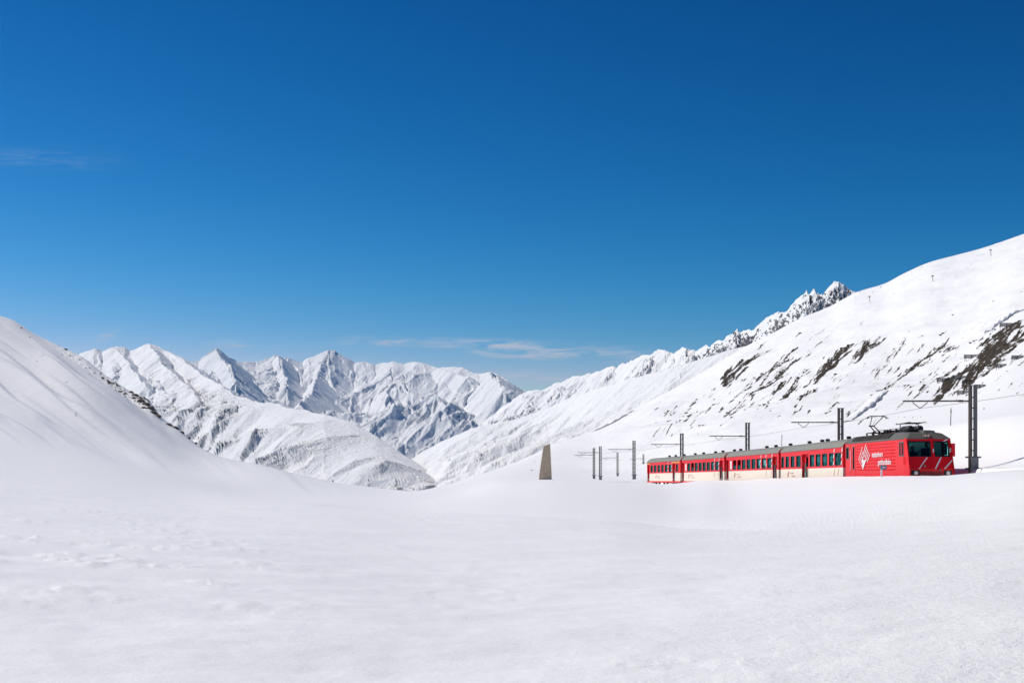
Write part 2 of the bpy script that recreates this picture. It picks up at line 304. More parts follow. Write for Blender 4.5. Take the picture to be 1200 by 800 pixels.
for _ in range(260):                                       # stray thin runs between the big ones
    sx_ = rr_.uniform(760, 1195); sy_ = rr_.uniform(.32, .92); lo_ = np.interp(sx_, [760, 900, 1000, 1200], [470, 400, 370, 330]); hi_ = np.interp(sx_, [760, 900, 1000, 1200], [515, 505, 490, 480])
    th = math.radians(-40 + rr_.gauss(0, 4)); RUNS.append((sx_, lo_ + (hi_ - lo_) * sy_, math.cos(th), math.sin(th), rr_.uniform(3, 13), rr_.uniform(.28, .62), rr_.uniform(.45, .85)))
for x0, y0, ux, uy, L, w, amt in RUNS:
    xa, xb = min(x0, x0 + ux * L) - 6, max(x0, x0 + ux * L) + 6; q = np.nonzero((pxs > xa) & (pxs < xb) & (pys > min(y0, y0 + uy * L) - 6) & (pys < max(y0, y0 + uy * L) + 6))[0]
    if not len(q): continue
    a_ = pxs[q] - x0; b_ = pys[q] - y0; t = (a_ * ux + b_ * uy) / L; dp = np.abs(a_ * uy - b_ * ux); tap = np.clip(4 * t * (1 - t), 0, 1)**.5
    rs[q] = np.maximum(rs[q], amt * np.clip(1.45 - dp / (w * (.25 + tap)), 0, 1.1) * (tap > 0))
rock[sel] = np.clip(rs * (.80 + .75 * stex), 0, 1.2)
# rocks on the rim of the left hill
eb = np.exp(-((PXG - 172) / 16)**2) * np.exp(-((below - .02) / .05)**2) + .95 * np.exp(-((PXG - 135) / 24)**2) * np.exp(-((below - .05) / .05)**2) + .8 * np.exp(-((PXG - 212) / 16)**2) * np.exp(-(below / .03)**2) + .6 * np.exp(-((PXG - 84) / 20)**2) * np.exp(-((below - .06) / .05)**2)
eb = eb * (D > 150) * (below > -.03)
es = (eb > .02)
tex = np.zeros(D.shape); tex[es] = perlin(PXG[es] / 3.2, P[es] / 3.6, 91) + .5 * perlin(PXG[es] / 1.4, P[es] / 1.6, 92)
rock = np.maximum(rock, np.clip(eb * (.46 + .95 * tex), 0, 1.1))
hump = np.clip(rock - .3, 0, 1)
Z += hump * (D / F) * 1.1 * (.6 + .4 * perlin(X / 1.7, Y / 2.3, 95))
Z -= np.where(es, np.clip(eb, 0, 1) * (D / F) * 1.6 * np.clip(.2 - tex, 0, 1), 0) * sstep(0, .01, below)
# the cutting for the railway
lat = X - tx(D); cutz = tz(D) - .14 + 3.0 * (1 - sstep(60.5, 65, D)) + np.maximum(0, np.abs(lat) - 1.72) * np.where(lat < 0, np.interp(D, [108, 135], [3.4, .10]), 1.8)
fade = sstep(170, 190, D)
Z = np.where((D < 190) & (D > 3) & (np.abs(lat) < 3.2 + 6 * sstep(110, 125, D) * (lat < 0)), np.minimum(Z, cutz + fade * 6), Z)
Z = np.where((D < 172) & (D > 66) & (np.abs(lat) < 1.6), tz(D) - .14 + .03 * perlin(X, Y, 97), Z)
bm_ = sstep(56, 75, D) * (1 - sstep(140, 158, D)) * sstep(640, 700, PXG) * (1 - sstep(900, 980, PXG)) * sstep(1.8, 2.6, np.abs(lat) - .02 * np.maximum(0, D - 110))
for _ in range(40):
    Zs = Z.copy(); Zs[:, 1:-1] = (Z[:, :-2] + 2 * Z[:, 1:-1] + Z[:, 2:]) / 4; Z = Z + (Zs - Z) * bm_
near = 1 - sstep(70, 240, D); grain = sstep(-3.5, 5, X - .16 * D) * (1 - sstep(30, 60, D)) * .9 + .1
M_SNOW = snow_rock('snow_and_bare_ground', (.020, .015, .012), (.080, .058, .032), 3.0, .9, near=True)
ground = grid_mesh('snow_ground', X, Y, Z, M_SNOW, {'rock': rock, 'near': near, 'grain': grain})
ground['kind'] = 'structure'
# the snow field goes on behind the photographer
bx = np.linspace(-120, 120, 60); by = np.linspace(-90, 1.6, 40)
BX, BY = np.meshgrid(bx, by); BZ = -1.72 + .05 * fbm(BX / 4.2, BY / 2.2, 3, 11) + np.maximum(0, -BX - 8) * .22 - np.where(np.abs(BX - 24.4) < 2.2, .9, 0) - .03
bk = grid_mesh('snow_field', BX, BY, BZ, M_SNOW, {'rock': BX * 0, 'near': BX * 0 + 1, 'grain': BX * 0 + .5}); bk['kind'] = 'structure'
ivis = np.where(rowid[:, 0] <= 8)[0]
def hit(px, py, dmin=60):
    """point of the snow surface seen at a photo pixel"""
    c = int(np.argmin(np.abs(cols - px))); q = HY - Z[:, c] / D[:, c] * F
    prev = None
    for r in ivis:
        if D[r, c] < dmin: prev = r; continue
        if q[r] <= py:
            p_ = prev if prev is not None else r
            k = 0 if q[p_] == q[r] else min(1, max(0, (q[p_] - py) / (q[p_] - q[r])))
            d = D[p_, c] + k * (D[r, c] - D[p_, c]); z = Z[p_, c] + k * (Z[r, c] - Z[p_, c])
            return Vector(((px - PX0) / F * d, d, z))
        prev = r
    r = ivis[-1]; return Vector(((px - PX0) / F * D[r, c], D[r, c], Z[r, c]))
def ground_z(x, y):
    px = PX0 + x / y * F; c = min(max(int(np.searchsorted(cols, px)), 1), len(cols) - 1)
    return float(np.interp(y, D[:, c], Z[:, c]))

CORN = snow_rock('cornice_snow', (.1, .1, .1), (.2, .2, .2), 3.0, .9)
def cornice(poly, hpx, wpx):
    """overhanging lip of drifted snow: long back, hollow lee face"""
    pts = []
    for (x0, y0), (x1, y1) in zip(poly[:-1], poly[1:]):
        for t in np.linspace(0, 1, 9)[:-1]: pts.append(hit(x0 + (x1 - x0) * t, y0 + (y1 - y0) * t, 130))
    pts = [sum((pts[min(max(i + k, 0), len(pts) - 1)] for k in range(-3, 4)), Vector()) / 7 for i in range(len(pts))]
    n = len(pts); rows_ = []
    for i, p in enumerate(pts):
        a_ = (pts[min(i + 1, n - 1)] - pts[max(i - 1, 0)]); a_.z = 0; a_.normalize(); out_ = Vector((a_.y, -a_.x, 0))
        k = p.y / F; e = math.sin(math.pi * min(1, (i + .3) / (n - .4)))**.6; hh, ww = hpx * k * e * (.85 + .3 * math.sin(i * 1.3)), wpx * k
        prof = [(-2.6, -.5), (-1.6, .25), (-.8, .72), (-.25, .95), (.05, 1.0), (.16, .93), (.10, .72), (-.08, .35), (-.02, 0.0), (.25, -.6)]
        rows_.append([p + out_ * (u * ww) + Vector((0, 0, v * hh)) for u, v in prof])
    A_ = np.array([[tuple(q) for q in r] for r in rows_]); o = grid_mesh('snow_cornice', A_[:, :, 0], A_[:, :, 1], A_[:, :, 2], CORN, {'rock': A_[:, :, 0] * 0}); o.parent = ground
cornice([(996, 494), (1010, 484), (1022, 476), (1034, 464), (1043, 456)], 4.5, 5)
cornice([(1161, 388), (1167, 381), (1178, 376), (1187, 368), (1206, 361)], 4.5, 5)
cornice([(694, 506), (716, 497), (730, 489), (748, 478)], 2.6, 4)
# ------------------------------------------------------------------ mountains
def erosion(X_, Y_, Z_, wl, amp, n, seed, gain=.5):
    """branching gullies that follow the local fall line, added octave by octave"""
    def grad(Zq):
        a11, a12 = np.gradient(X_, axis=0), np.gradient(Y_, axis=0); a21, a22 = np.gradient(X_, axis=1), np.gradient(Y_, axis=1)
        z1, z2 = np.gradient(Zq, axis=0), np.gradient(Zq, axis=1); det = a11 * a22 - a12 * a21; det = np.where(np.abs(det) < 1e-6, 1e-6, det)
        return (z1 * a22 - z2 * a12) / det, (a11 * z2 - a21 * z1) / det
    h_ = np.zeros_like(Z_); gx, gy = grad(Z_)
    for o_ in range(n):
        sl_ = np.hypot(gx, gy) + 1e-6; k_ = np.minimum(1, sl_ / .35) / sl_; dx_, dy_ = -gy * k_, gx * k_
        px_, py_ = X_ / wl, Y_ / wl; ix, iy = np.floor(px_), np.floor(py_); fx_, fy_ = px_ - ix, py_ - iy; va = 0.0; wt = 1e-6
        for i in (-1, 0, 1, 2):
            for j in (-1, 0, 1, 2):
                hx = PERM[(PERM[(ix.astype(np.int64) + i + seed * 37) & 4095] + (iy.astype(np.int64) + j) * 13 + o_ * 101) & 4095]
                qx = fx_ - i - GX[hx] * .42; qy = fy_ - j - GY[hx] * .42; w_ = np.exp(-2.0 * (qx * qx + qy * qy))
                va = va + np.cos((qx * dx_ + qy * dy_) * 2 * np.pi * .85) * w_; wt = wt + w_
        e_ = va / wt; e_ = (np.abs(e_) ** .8) * np.sign(e_)
        h_ = h_ + amp * e_ * np.clip(sl_ / .35, .15, 1.2); amp *= gain; wl *= .5
        if o_ < n - 1: gx, gy = grad(Z_ + h_)
    return h_
def massif(name, sky, depth, foot, px0, px1, dpx, rows, relief, slope_rock, rockfun=None, seed=0, noise=(900, 230), spurs=(), back=.5, fine=.05, nsc=.02, ramp=.5, ero=(400, 40, 5), efun=None):
    c = np.arange(px0, px1, dpx)
    sx, sy = np.array([s[0] for s in sky], float), np.array([s[1] for s in sky], float)
    ys = np.interp(c, sx, sy); dx_, dv = np.array([s[0] for s in depth], float), np.array([s[1] for s in depth], float)
    dc = pchip(dx_, dv, c); fx, fd, fy = ln(foot); df = lerp(fx, fd, c); yf = lerp(fx, fy, c)
    ysm = ys.copy()
    for _ in range(int(30 / dpx)): ysm[1:-1] = (ysm[:-2] + 2 * ysm[1:-1] + ysm[2:]) / 4
    logd = np.log(np.array([df, df + (dc - df) * .35, df + (dc - df) * .72, dc, dc * (1 + .12 * back * 2)]))
    py = np.array([yf, yf + (ysm - yf) * ramp, yf + (ysm - yf) * (ramp + (1 - ramp) * .58), ys, ys + 150 * back])
    Dm, Pm = feature_grid(c, logd, py, rows, sharp=3)
    PXm = np.broadcast_to(c, Dm.shape); Xm = (PXm - PX0) / F * Dm; Zm = (HY - Pm) / F * Dm
    bl = np.log(dc)[None, :] - np.log(Dm); face = np.log(dc / df)[None, :]
    env = .06 + .94 * sstep(0, .38, np.abs(bl) / face)
    wl, amp = noise
    wx = Xm + .35 * wl * fbm(Xm / wl / 1.3, Dm / wl / 1.3, 2, seed + 5); wy = Dm + .35 * wl * fbm(Xm / wl / 1.3 + 7, Dm / wl / 1.3, 2, seed + 6)
    r = ridged(wx / wl, wy / wl / 1.25, 4, seed, .5)
    Zm = Zm + env * amp * relief * (r - 1.2)
    for sp in spurs:                                       # sharp ribs coming down from the crest: tents over a traced line
        pts = [pw(*q) for q in sp[0]]; k1 = sp[1]; k2 = sp[2]; best = np.full(Dm.shape, -1e9)
        for A, B in zip(pts[:-1], pts[1:]):
            ex, ey = B.x - A.x, B.y - A.y; t = np.clip(((Xm - A.x) * ex + (Dm - A.y) * ey) / (ex * ex + ey * ey), 0, 1)
            qx, qy = Xm - A.x - t * ex, Dm - A.y - t * ey; dist = np.hypot(qx, qy); sd = ex * qy - ey * qx
            best = np.maximum(best, A.z + t * (B.z - A.z) - np.where(sd > 0, k1, k2) * dist)
        best = best + amp * relief * .18 * (r - 1.3)
        Zm = np.maximum(Zm, best)
    e_ = erosion(Xm, Dm, Zm, ero[0], ero[1], ero[2], seed)
    e_ = e_ * (efun(PXm) if efun else 1.0)
    Zm = Zm + (.45 + .55 * sstep(0, .12, np.abs(bl) / face)) * e_
    rk = rockfun(PXm, HY - Zm / Dm * F, bl, r, e_ / ero[1]) if rockfun else np.zeros(Dm.shape)
    m = snow_rock(name + '_snow', (.065, .06, .062), (.17, .155, .145), fine, nsc, lo=.45, hi=.60, slope=slope_rock)
    o = grid_mesh(name, Xm, Dm, Zm, m, {'rock': rk}); o['kind'] = 'structure'; return o

SKY_A2 = [(150, 440), (200, 425), (222, 424), (233, 423), (240, 417), (248, 412), (253, 411.5), (258, 414), (266, 419), (270, 420.5), (276, 423), (285, 424), (293, 424), (300, 424), (312, 420), (319, 417), (326, 416.5), (332, 420), (337, 419.5), (344, 422), (355, 424), (362, 419), (370, 416), (378, 412.5), (385, 410), (391, 411), (395, 414), (402, 418), (410, 421), (416, 425), (428, 424), (440, 427), (452, 423.5), (458, 422.5), (466, 425), (474, 427.5), (484, 425), (497, 426), (512, 430), (520, 429.5), (535, 430), (548, 432.5), (562, 436), (575, 435.5), (583, 438), (592, 444), (602, 451), (612, 457), (622, 460), (640, 466), (700, 500)]
massif('far_mountain_range', SKY_A2, [(150, 10500), (385, 11500), (640, 9500)], [(150, 7800, 600), (450, 7600, 590), (700, 7200, 600)], 150, 690, 1.0, [90, 150, 160, 12], 0.38, (.12, .26), seed=100,
       noise=(1500, 420), ero=(560, 25, 7), spurs=[([(385, 410, 11500), (372, 436, 10700), (366, 455, 10000), (350, 475, 9200)], .62, 1.25), ([(253, 411, 10700), (272, 437, 10000), (276, 452, 9500)], .7, 1.3),
       ([(326, 416, 11200), (332, 435, 10700), (336, 452, 10200)], .7, 1.2), ([(575, 435, 9800), (590, 455, 9000)], .5, 1.0),
       ([(512, 430, 10600), (548, 440, 10000)], .6, 1.1)], fine=.012, nsc=.006)
SKY_A1 = [(40, 470), (75, 425), (95, 414), (104, 411), (110, 409), (115, 409.5), (120, 412), (128, 408), (134, 406), (141, 405.5), (147, 407), (152, 411), (160, 408), (168, 404.5), (175, 403), (181, 404), (186, 406.5), (193, 411), (200, 413), (207, 417), (216, 422), (230, 433), (245, 443), (258, 450), (268, 458), (278, 464), (300, 470), (340, 477), (380, 484), (410, 495), (440, 510), (480, 536), (525, 564), (560, 590), (600, 610)]
massif('left_mountain', SKY_A1, [(40, 7400), (180, 7200), (275, 5400), (380, 4300), (440, 3700), (525, 3000), (600, 2700)], [(40, 4800, 620), (180, 3900, 620), (300, 2500, 620), (380, 1900, 620), (525, 1600, 630), (600, 1600, 630)], 60, 590, 1.0, [90, 130, 130, 10], 0.42, (.10, .24), seed=130, ero=(330, 10.5, 7), efun=lambda px: 1 - .62 * sstep(270, 390, px),
       noise=(800, 190), spurs=[([(175, 403, 7200), (192, 428, 6500), (215, 447, 6000), (235, 470, 5400)], .42, .7), ([(193, 411, 7100), (225, 428, 6500), (258, 449, 5900), (277, 464, 5500)], .5, 1.3), ([(135, 405, 7300), (150, 425, 6800), (170, 452, 6000)], .5, .8)],
       rockfun=lambda px, py, bl, r, e: np.clip(.42 * sstep(300, 430, px) * sstep(480, 540, py) * (.25 + 1.0 * perlin((px * .5 + py * -.86) / 5, (px * .86 + py * .5) / 40, 141)) + .42 * sstep(450, 520, py) * (perlin(px / 3.5, py / 4.5, 142) + .5 * perlin(px / 25, py / 25, 143) - .15), 0, 1), fine=.02, nsc=.012)
SKY_B1 = [(440, 575), (470, 547), (485, 536), (500, 527), (519, 516), (550, 503), (570, 498), (600, 491), (623, 484), (660, 470), (700, 455), (750, 440), (800, 426), (850, 412), (900, 400)]
massif('valley_slope', SKY_B1, [(440, 3600), (623, 3300), (750, 2800), (900, 2500)], [(440, 2300, 640), (600, 2200, 600), (900, 1700, 560)], 445, 890, 1.0, [50, 70, 60, 10], .36, None, seed=160, noise=(420, 70), ero=(170, 7.5, 5), back=.35, fine=.03, nsc=.02,
       rockfun=lambda px, py, bl, r, e: .55 * np.clip(perlin((px * .78 + py * .62) / 5, (px * .62 - py * .78) / 26, 171) + .35 * perlin(px / 3, py / 3, 173) + .25 * perlin(px / 40, py / 40, 172) - .12, 0, 1))
SKY_B2 = [(560, 500), (590, 476), (612, 462), (622, 459), (632, 457), (640, 455.5), (652, 450), (660, 447), (672, 442), (680, 440), (690, 437), (697, 435), (705, 433), (712, 430), (718, 429.5), (724, 431), (735, 423), (752, 417), (762, 415), (770, 412), (780, 410), (790, 412), (797, 409), (804, 405.5), (808, 409), (815, 413), (824, 408), (832, 403), (840, 399), (850, 397), (858, 391), (864, 387), (868, 391), (876, 387), (884, 383), (890, 378), (900, 372.5), (910, 366), (918, 361), (926, 356), (935, 350), (941, 345), (945, 341), (949, 344), (953, 340), (958, 345), (963, 345), (970, 338), (977, 332.5), (982, 331.5), (990, 335), (997, 340), (1003, 342), (1010, 346), (1030, 338), (1036, 336), (1060, 345)]
massif('jagged_mountain_ridge', SKY_B2, [(560, 5200), (700, 4700), (800, 4000), (980, 2900), (1060, 2800)], [(560, 4100, 560), (800, 3100, 520), (1060, 2200, 470)], 565, 1055, .8, [30, 90, 150, 12], .55, (.16, .34), seed=190, noise=(420, 105), ero=(210, 17, 6), back=.8, fine=.05, nsc=.035,
       rockfun=lambda px, py, bl, r, e: sstep(770, 850, px) * np.clip(.56 - .35 * e + .45 * perlin(px / 4, py / 4, 181) + .55 * perlin(px / 1.7, py / 1.7, 182), 0, 1) * sstep(-.004, .012, bl + .010 * perlin(px / 9, py / 9, 183)))

# ------------------------------------------------------------------ object helpers
class MB:
    def __init__(s): s.v, s.f, s.mi, s.mats = [], [], [], []
    def m(s, mat):
        if mat not in s.mats: s.mats.append(mat)
        return s.mats.index(mat)
    def face(s, pts, mat):
        k = len(s.v); s.v += [tuple(p) for p in pts]; s.f.append(tuple(range(k, k + len(pts)))); s.mi.append(s.m(mat))
    def hexa(s, c, mat):                                  # 8 corners: bottom 4 (ccw), top 4
        k = len(s.v); s.v += [tuple(p) for p in c]; i = s.m(mat)
        for q in ((3, 2, 1, 0), (4, 5, 6, 7), (0, 1, 5, 4), (1, 2, 6, 5), (2, 3, 7, 6), (3, 0, 4, 7)): s.f.append(tuple(k + j for j in q)); s.mi.append(i)
    def box(s, x0, x1, y0, y1, z0, z1, mat):
        s.hexa([(x0, y0, z0), (x1, y0, z0), (x1, y1, z0), (x0, y1, z0), (x0, y0, z1), (x1, y0, z1), (x1, y1, z1), (x0, y1, z1)], mat)
    def tube(s, pts, r, mat, n=8, cap=True):
        pts = [Vector(p) for p in pts]; rr = r if isinstance(r, (list, tuple)) else [r] * len(pts); rings = []; i = s.m(mat)
        for j, p in enumerate(pts):
            a = (pts[min(j + 1, len(pts) - 1)] - pts[max(j - 1, 0)]).normalized()
            u = a.orthogonal().normalized() if abs(a.z) > .95 else a.cross(Vector((0, 0, 1))).normalized(); w = a.cross(u)
            k = len(s.v); s.v += [tuple(p + (u * math.cos(2 * math.pi * q / n) + w * math.sin(2 * math.pi * q / n)) * rr[j]) for q in range(n)]; rings.append(k)
        for a, b in zip(rings[:-1], rings[1:]):
            for q in range(n): s.f.append((a + q, a + (q + 1) % n, b + (q + 1) % n, b + q)); s.mi.append(i)
        if cap:
            s.f.append(tuple(rings[0] + q for q in range(n))[::-1]); s.mi.append(i); s.f.append(tuple(rings[-1] + q for q in range(n))); s.mi.append(i)
    def build(s, name, parent=None, smooth=False, bevel=0):
        m = bpy.data.meshes.new(name); m.from_pydata(s.v, [], s.f)
        for q in s.mats: m.materials.append(q)
        m.polygons.foreach_set('material_index', s.mi)
        if smooth: m.polygons.foreach_set('use_smooth', [True] * len(s.f))
        m.update(); o = bpy.data.objects.new(name, m); COL.objects.link(o); o.parent = parent
        if bevel:
            b = o.modifiers.new('bevel', 'BEVEL'); b.width = bevel; b.segments = 2; b.limit_method = 'ANGLE'
        return o
def thing(name, label, cat, loc=(0, 0, 0), rot=(0, 0, 0), group=None):
    o = bpy.data.objects.new(name, None); o.empty_display_size = .3; COL.objects.link(o); o.location = loc; o.rotation_euler = rot
    return tag(o, label, cat, group)
def tag(o, label, cat, group=None):
    o['label'] = label; o['category'] = cat
    if group: o['group'] = group
    return o
def copy_tree(o, parent=None):
    c = o.copy(); COL.objects.link(c); c.parent = parent
    for ch in o.children: copy_tree(ch, c)
    return c
def text_part(body, size, mat, parent, loc, rot, name='lettering', depth=.004, offset=0.0, xs=1.0):
    cu = bpy.data.curves.new(name, 'FONT'); cu.body = body; cu.size = size; cu.extrude = depth; cu.offset = offset; cu.resolution_u = 2
    t = bpy.data.objects.new(name, cu); COL.objects.link(t); bpy.context.view_layer.update()
    me = bpy.data.meshes.new_from_object(t.evaluated_get(bpy.context.evaluated_depsgraph_get())); bpy.data.objects.remove(t)
    o = bpy.data.objects.new(name, me); me.materials.clear(); me.materials.append(mat); COL.objects.link(o); o.parent = parent
    o.location = loc; o.rotation_euler = rot; o.scale = (xs, 1, 1); return o

RED = plain('red_paint', (.80, .010, .016),   .42, var=.14, scale=2.3, coat=.08, spec=.2)
RED2 = plain('red_paint_weathered', (.76, .018, .028),   .48, var=.16, scale=1.8, spec=.2)
CREAM = plain('cream_paint', (.82, .735, .61), .5, var=.10, scale=1.5)
WHITE = plain('white_paint', (.80, .80, .80), .5, var=.04)
YELL = plain('yellow_paint', (.75, .36, .02), .5, var=.06)
ROOF = plain('weathered_grey_roof', (.22, .22, .185), .6, var=.25, scale=1.6)
LROOF = plain('locomotive_grey_roof', (.105, .10, .085), .6, var=.35, scale=2.0)
GRILLE = plain('brown_dusty_grille', (.035, .028, .022), .75, var=.4, scale=3.0)
BLACK = plain('black_rubber', (.015, .015, .017), .6, var=.2)
DARK = plain('dark_undercarriage', (.03, .028, .026), .7, var=.3)
STEEL = plain('galvanised_steel', (.16, .155, .15), .5, metal=.4, var=.2, scale=4)
MASTM = plain('weathered_mast_steel', (.11, .085, .072), .65, metal=.1, var=.35, scale=3)
RAILM = plain('rail_steel', (.12, .10, .09), .4, metal=.7)
CONC = plain('mast_foot_concrete', (.22, .225, .23), .85, var=.2, scale=5, bump=.02)
WOOD = plain('weathered_timber', (.13, .12, .115), .85, var=.3, scale=7, bump=.01)
ROCKM = plain('dark_rock', (.075, .062, .050), .9, var=.5, scale=2.2, bump=.06)
TEAL = plain('teal_sign_paint', (.05, .30, .36), .4, var=.05)
GREYI = plain('grey_interior', (.22, .24, .25), .7, var=.1)
SEATM = plain('blue_seat_cloth', (.12, .20, .21), .9, var=.2)
CLOTH = plain('dark_cloth', (.012, .013, .016), .9, var=.2)
SKIN = plain('skin', (.30, .17, .12), .55, var=.06)
HAIR = plain('dark_hair', (.02, .014, .01), .7, var=.2)
BLIND = plain('white_blind', (.72, .75, .76), .8, var=.05)
LAMPM = plain('warm_lamp_glass', (.80, .72, .58), .15, var=.05)
PINK = plain('pale_lamp_glass', (.62, .42, .36), .2, var=.05)
WIREM = plain('copper_wire_patina', (.10, .10, .10), .5, metal=.4)
def glass(name, tint, refl=.05):
    m, t, out = mat_base(name)
    g = node(t, 'ShaderNodeNewGeometry'); dt = node(t, 'ShaderNodeVectorMath', operation='DOT_PRODUCT', ins={0: g.outputs['Normal'], 1: g.outputs['Incoming']})
    sch = mth(t, 'MULTIPLY_ADD', mth(t, 'POWER', mth(t, 'SUBTRACT', 1.0, mth(t, 'ABSOLUTE', dt.outputs['Value'])), 5.0), 1.0, refl)
    fr = node(t, 'ShaderNodeMath', operation='MULTIPLY', ins={0: sch, 1: mth(t, 'SUBTRACT', 1.0, g.outputs['Backfacing'])})
    tr = node(t, 'ShaderNodeBsdfTransparent', ins={0: tint + (1,)})
    gl = node(t, 'ShaderNodeBsdfGlossy', ins={0: (.42, .80, .80, 1) if refl > .06 else (.8, 1, 1, 1), 1: .06})
    mx = node(t, 'ShaderNodeMixShader', ins={0: fr.outputs[0], 1: tr.outputs[0], 2: gl.outputs[0]})
    t.links.new(mx.outputs[0], out.inputs[0]); return m
GLASS = glass('teal_window_glass', (.55, .82, .82), .26); CABGLASS = glass('cab_window_glass', (.70, .95, .93))

def wall(mb, P4, holes, mat, reveal=None, nrm=(0, 0, 0), depth=.07, split=None):
    """P4: corners (u0v0, u1v0, u1v1, u0v1) with (u,v) ranges given by holes' frame; split=(v, lower material)"""
    (u0, u1, v0, v1), c = P4
    def at(u, v, n=0.0):
        a = (u - u0) / (u1 - u0); b = (v - v0) / (v1 - v0)
        p = (Vector(c[0]) * (1 - a) + Vector(c[1]) * a) * (1 - b) + (Vector(c[3]) * (1 - a) + Vector(c[2]) * a) * b
        return p + Vector(nrm) * n
    us = sorted({u0, u1} | {h[0] for h in holes} | {h[1] for h in holes}); vs = sorted({v0, v1} | {h[2] for h in holes} | {h[3] for h in holes} | ({split[0]} if split else set()))
    for a, b in zip(us[:-1], us[1:]):
        for p, q in zip(vs[:-1], vs[1:]):
            if any(h[0] <= a and b <= h[1] and h[2] <= p and q <= h[3] for h in holes): continue
            mb.face([at(a, p), at(b, p), at(b, q), at(a, q)], split[1] if split and q <= split[0] else mat)
    for h in holes:
        l = [(h[0], h[2]), (h[1], h[2]), (h[1], h[3]), (h[0], h[3])]
        for i in range(4):
            A, B = l[i], l[(i + 1) % 4]; mb.face([at(*A), at(*B), at(*B, -depth), at(*A, -depth)], reveal or mat)
    return at
def pane(at, h, n0, n1, mat, name, parent, inset=0.0):
    mb = MB(); a, b, p, q = h[0] + inset, h[1] - inset, h[2] + inset, h[3] - inset
    mb.hexa([at(a, p, n1), at(b, p, n1), at(b, p, n0), at(a, p, n0), at(a, q, n1), at(b, q, n1), at(b, q, n0), at(a, q, n0)], mat)
    return mb.build(name, parent)

def bogie(parent, xc, wheelbase, r):
    mb = MB()
    for s in (-1, 1): mb.box(xc - wheelbase / 2 - .35, xc + wheelbase / 2 + .35, s * .98 - .06, s * .98 + .06, r - .05, r + .22, DARK)
    mb.box(xc - .25, xc + .25, -.98, .98, r + .02, r + .25, DARK); b = mb.build('bogie_frame', parent)
    for k in (-1, 1):
        for s in (-1, 1):
            w = MB(); x = xc + k * wheelbase / 2; w.tube([(x, s * .46, r), (x, s * .58, r)], r, DARK, 20); w.build('wheel', b)
def track_pose(d_front, length):
    """centre, heading and pitch of a vehicle whose front end is at depth d_front and which reaches `length` metres further back"""
    A = Vector((float(tx(d_front)), d_front, float(tz(d_front)))); lo, hi = d_front, d_front + length * 1.05
    for _ in range(40):
        mid = (lo + hi) / 2; B = Vector((float(tx(mid)), mid, float(tz(mid))))
        if (B - A).length < length: lo = mid
        else: hi = mid
    c = (A + B) / 2; fw = (A - B).normalized()
    yaw = math.atan2(fw.y, fw.x); pitch = -math.asin(fw.z)
    return c, (0, pitch, yaw), B.y

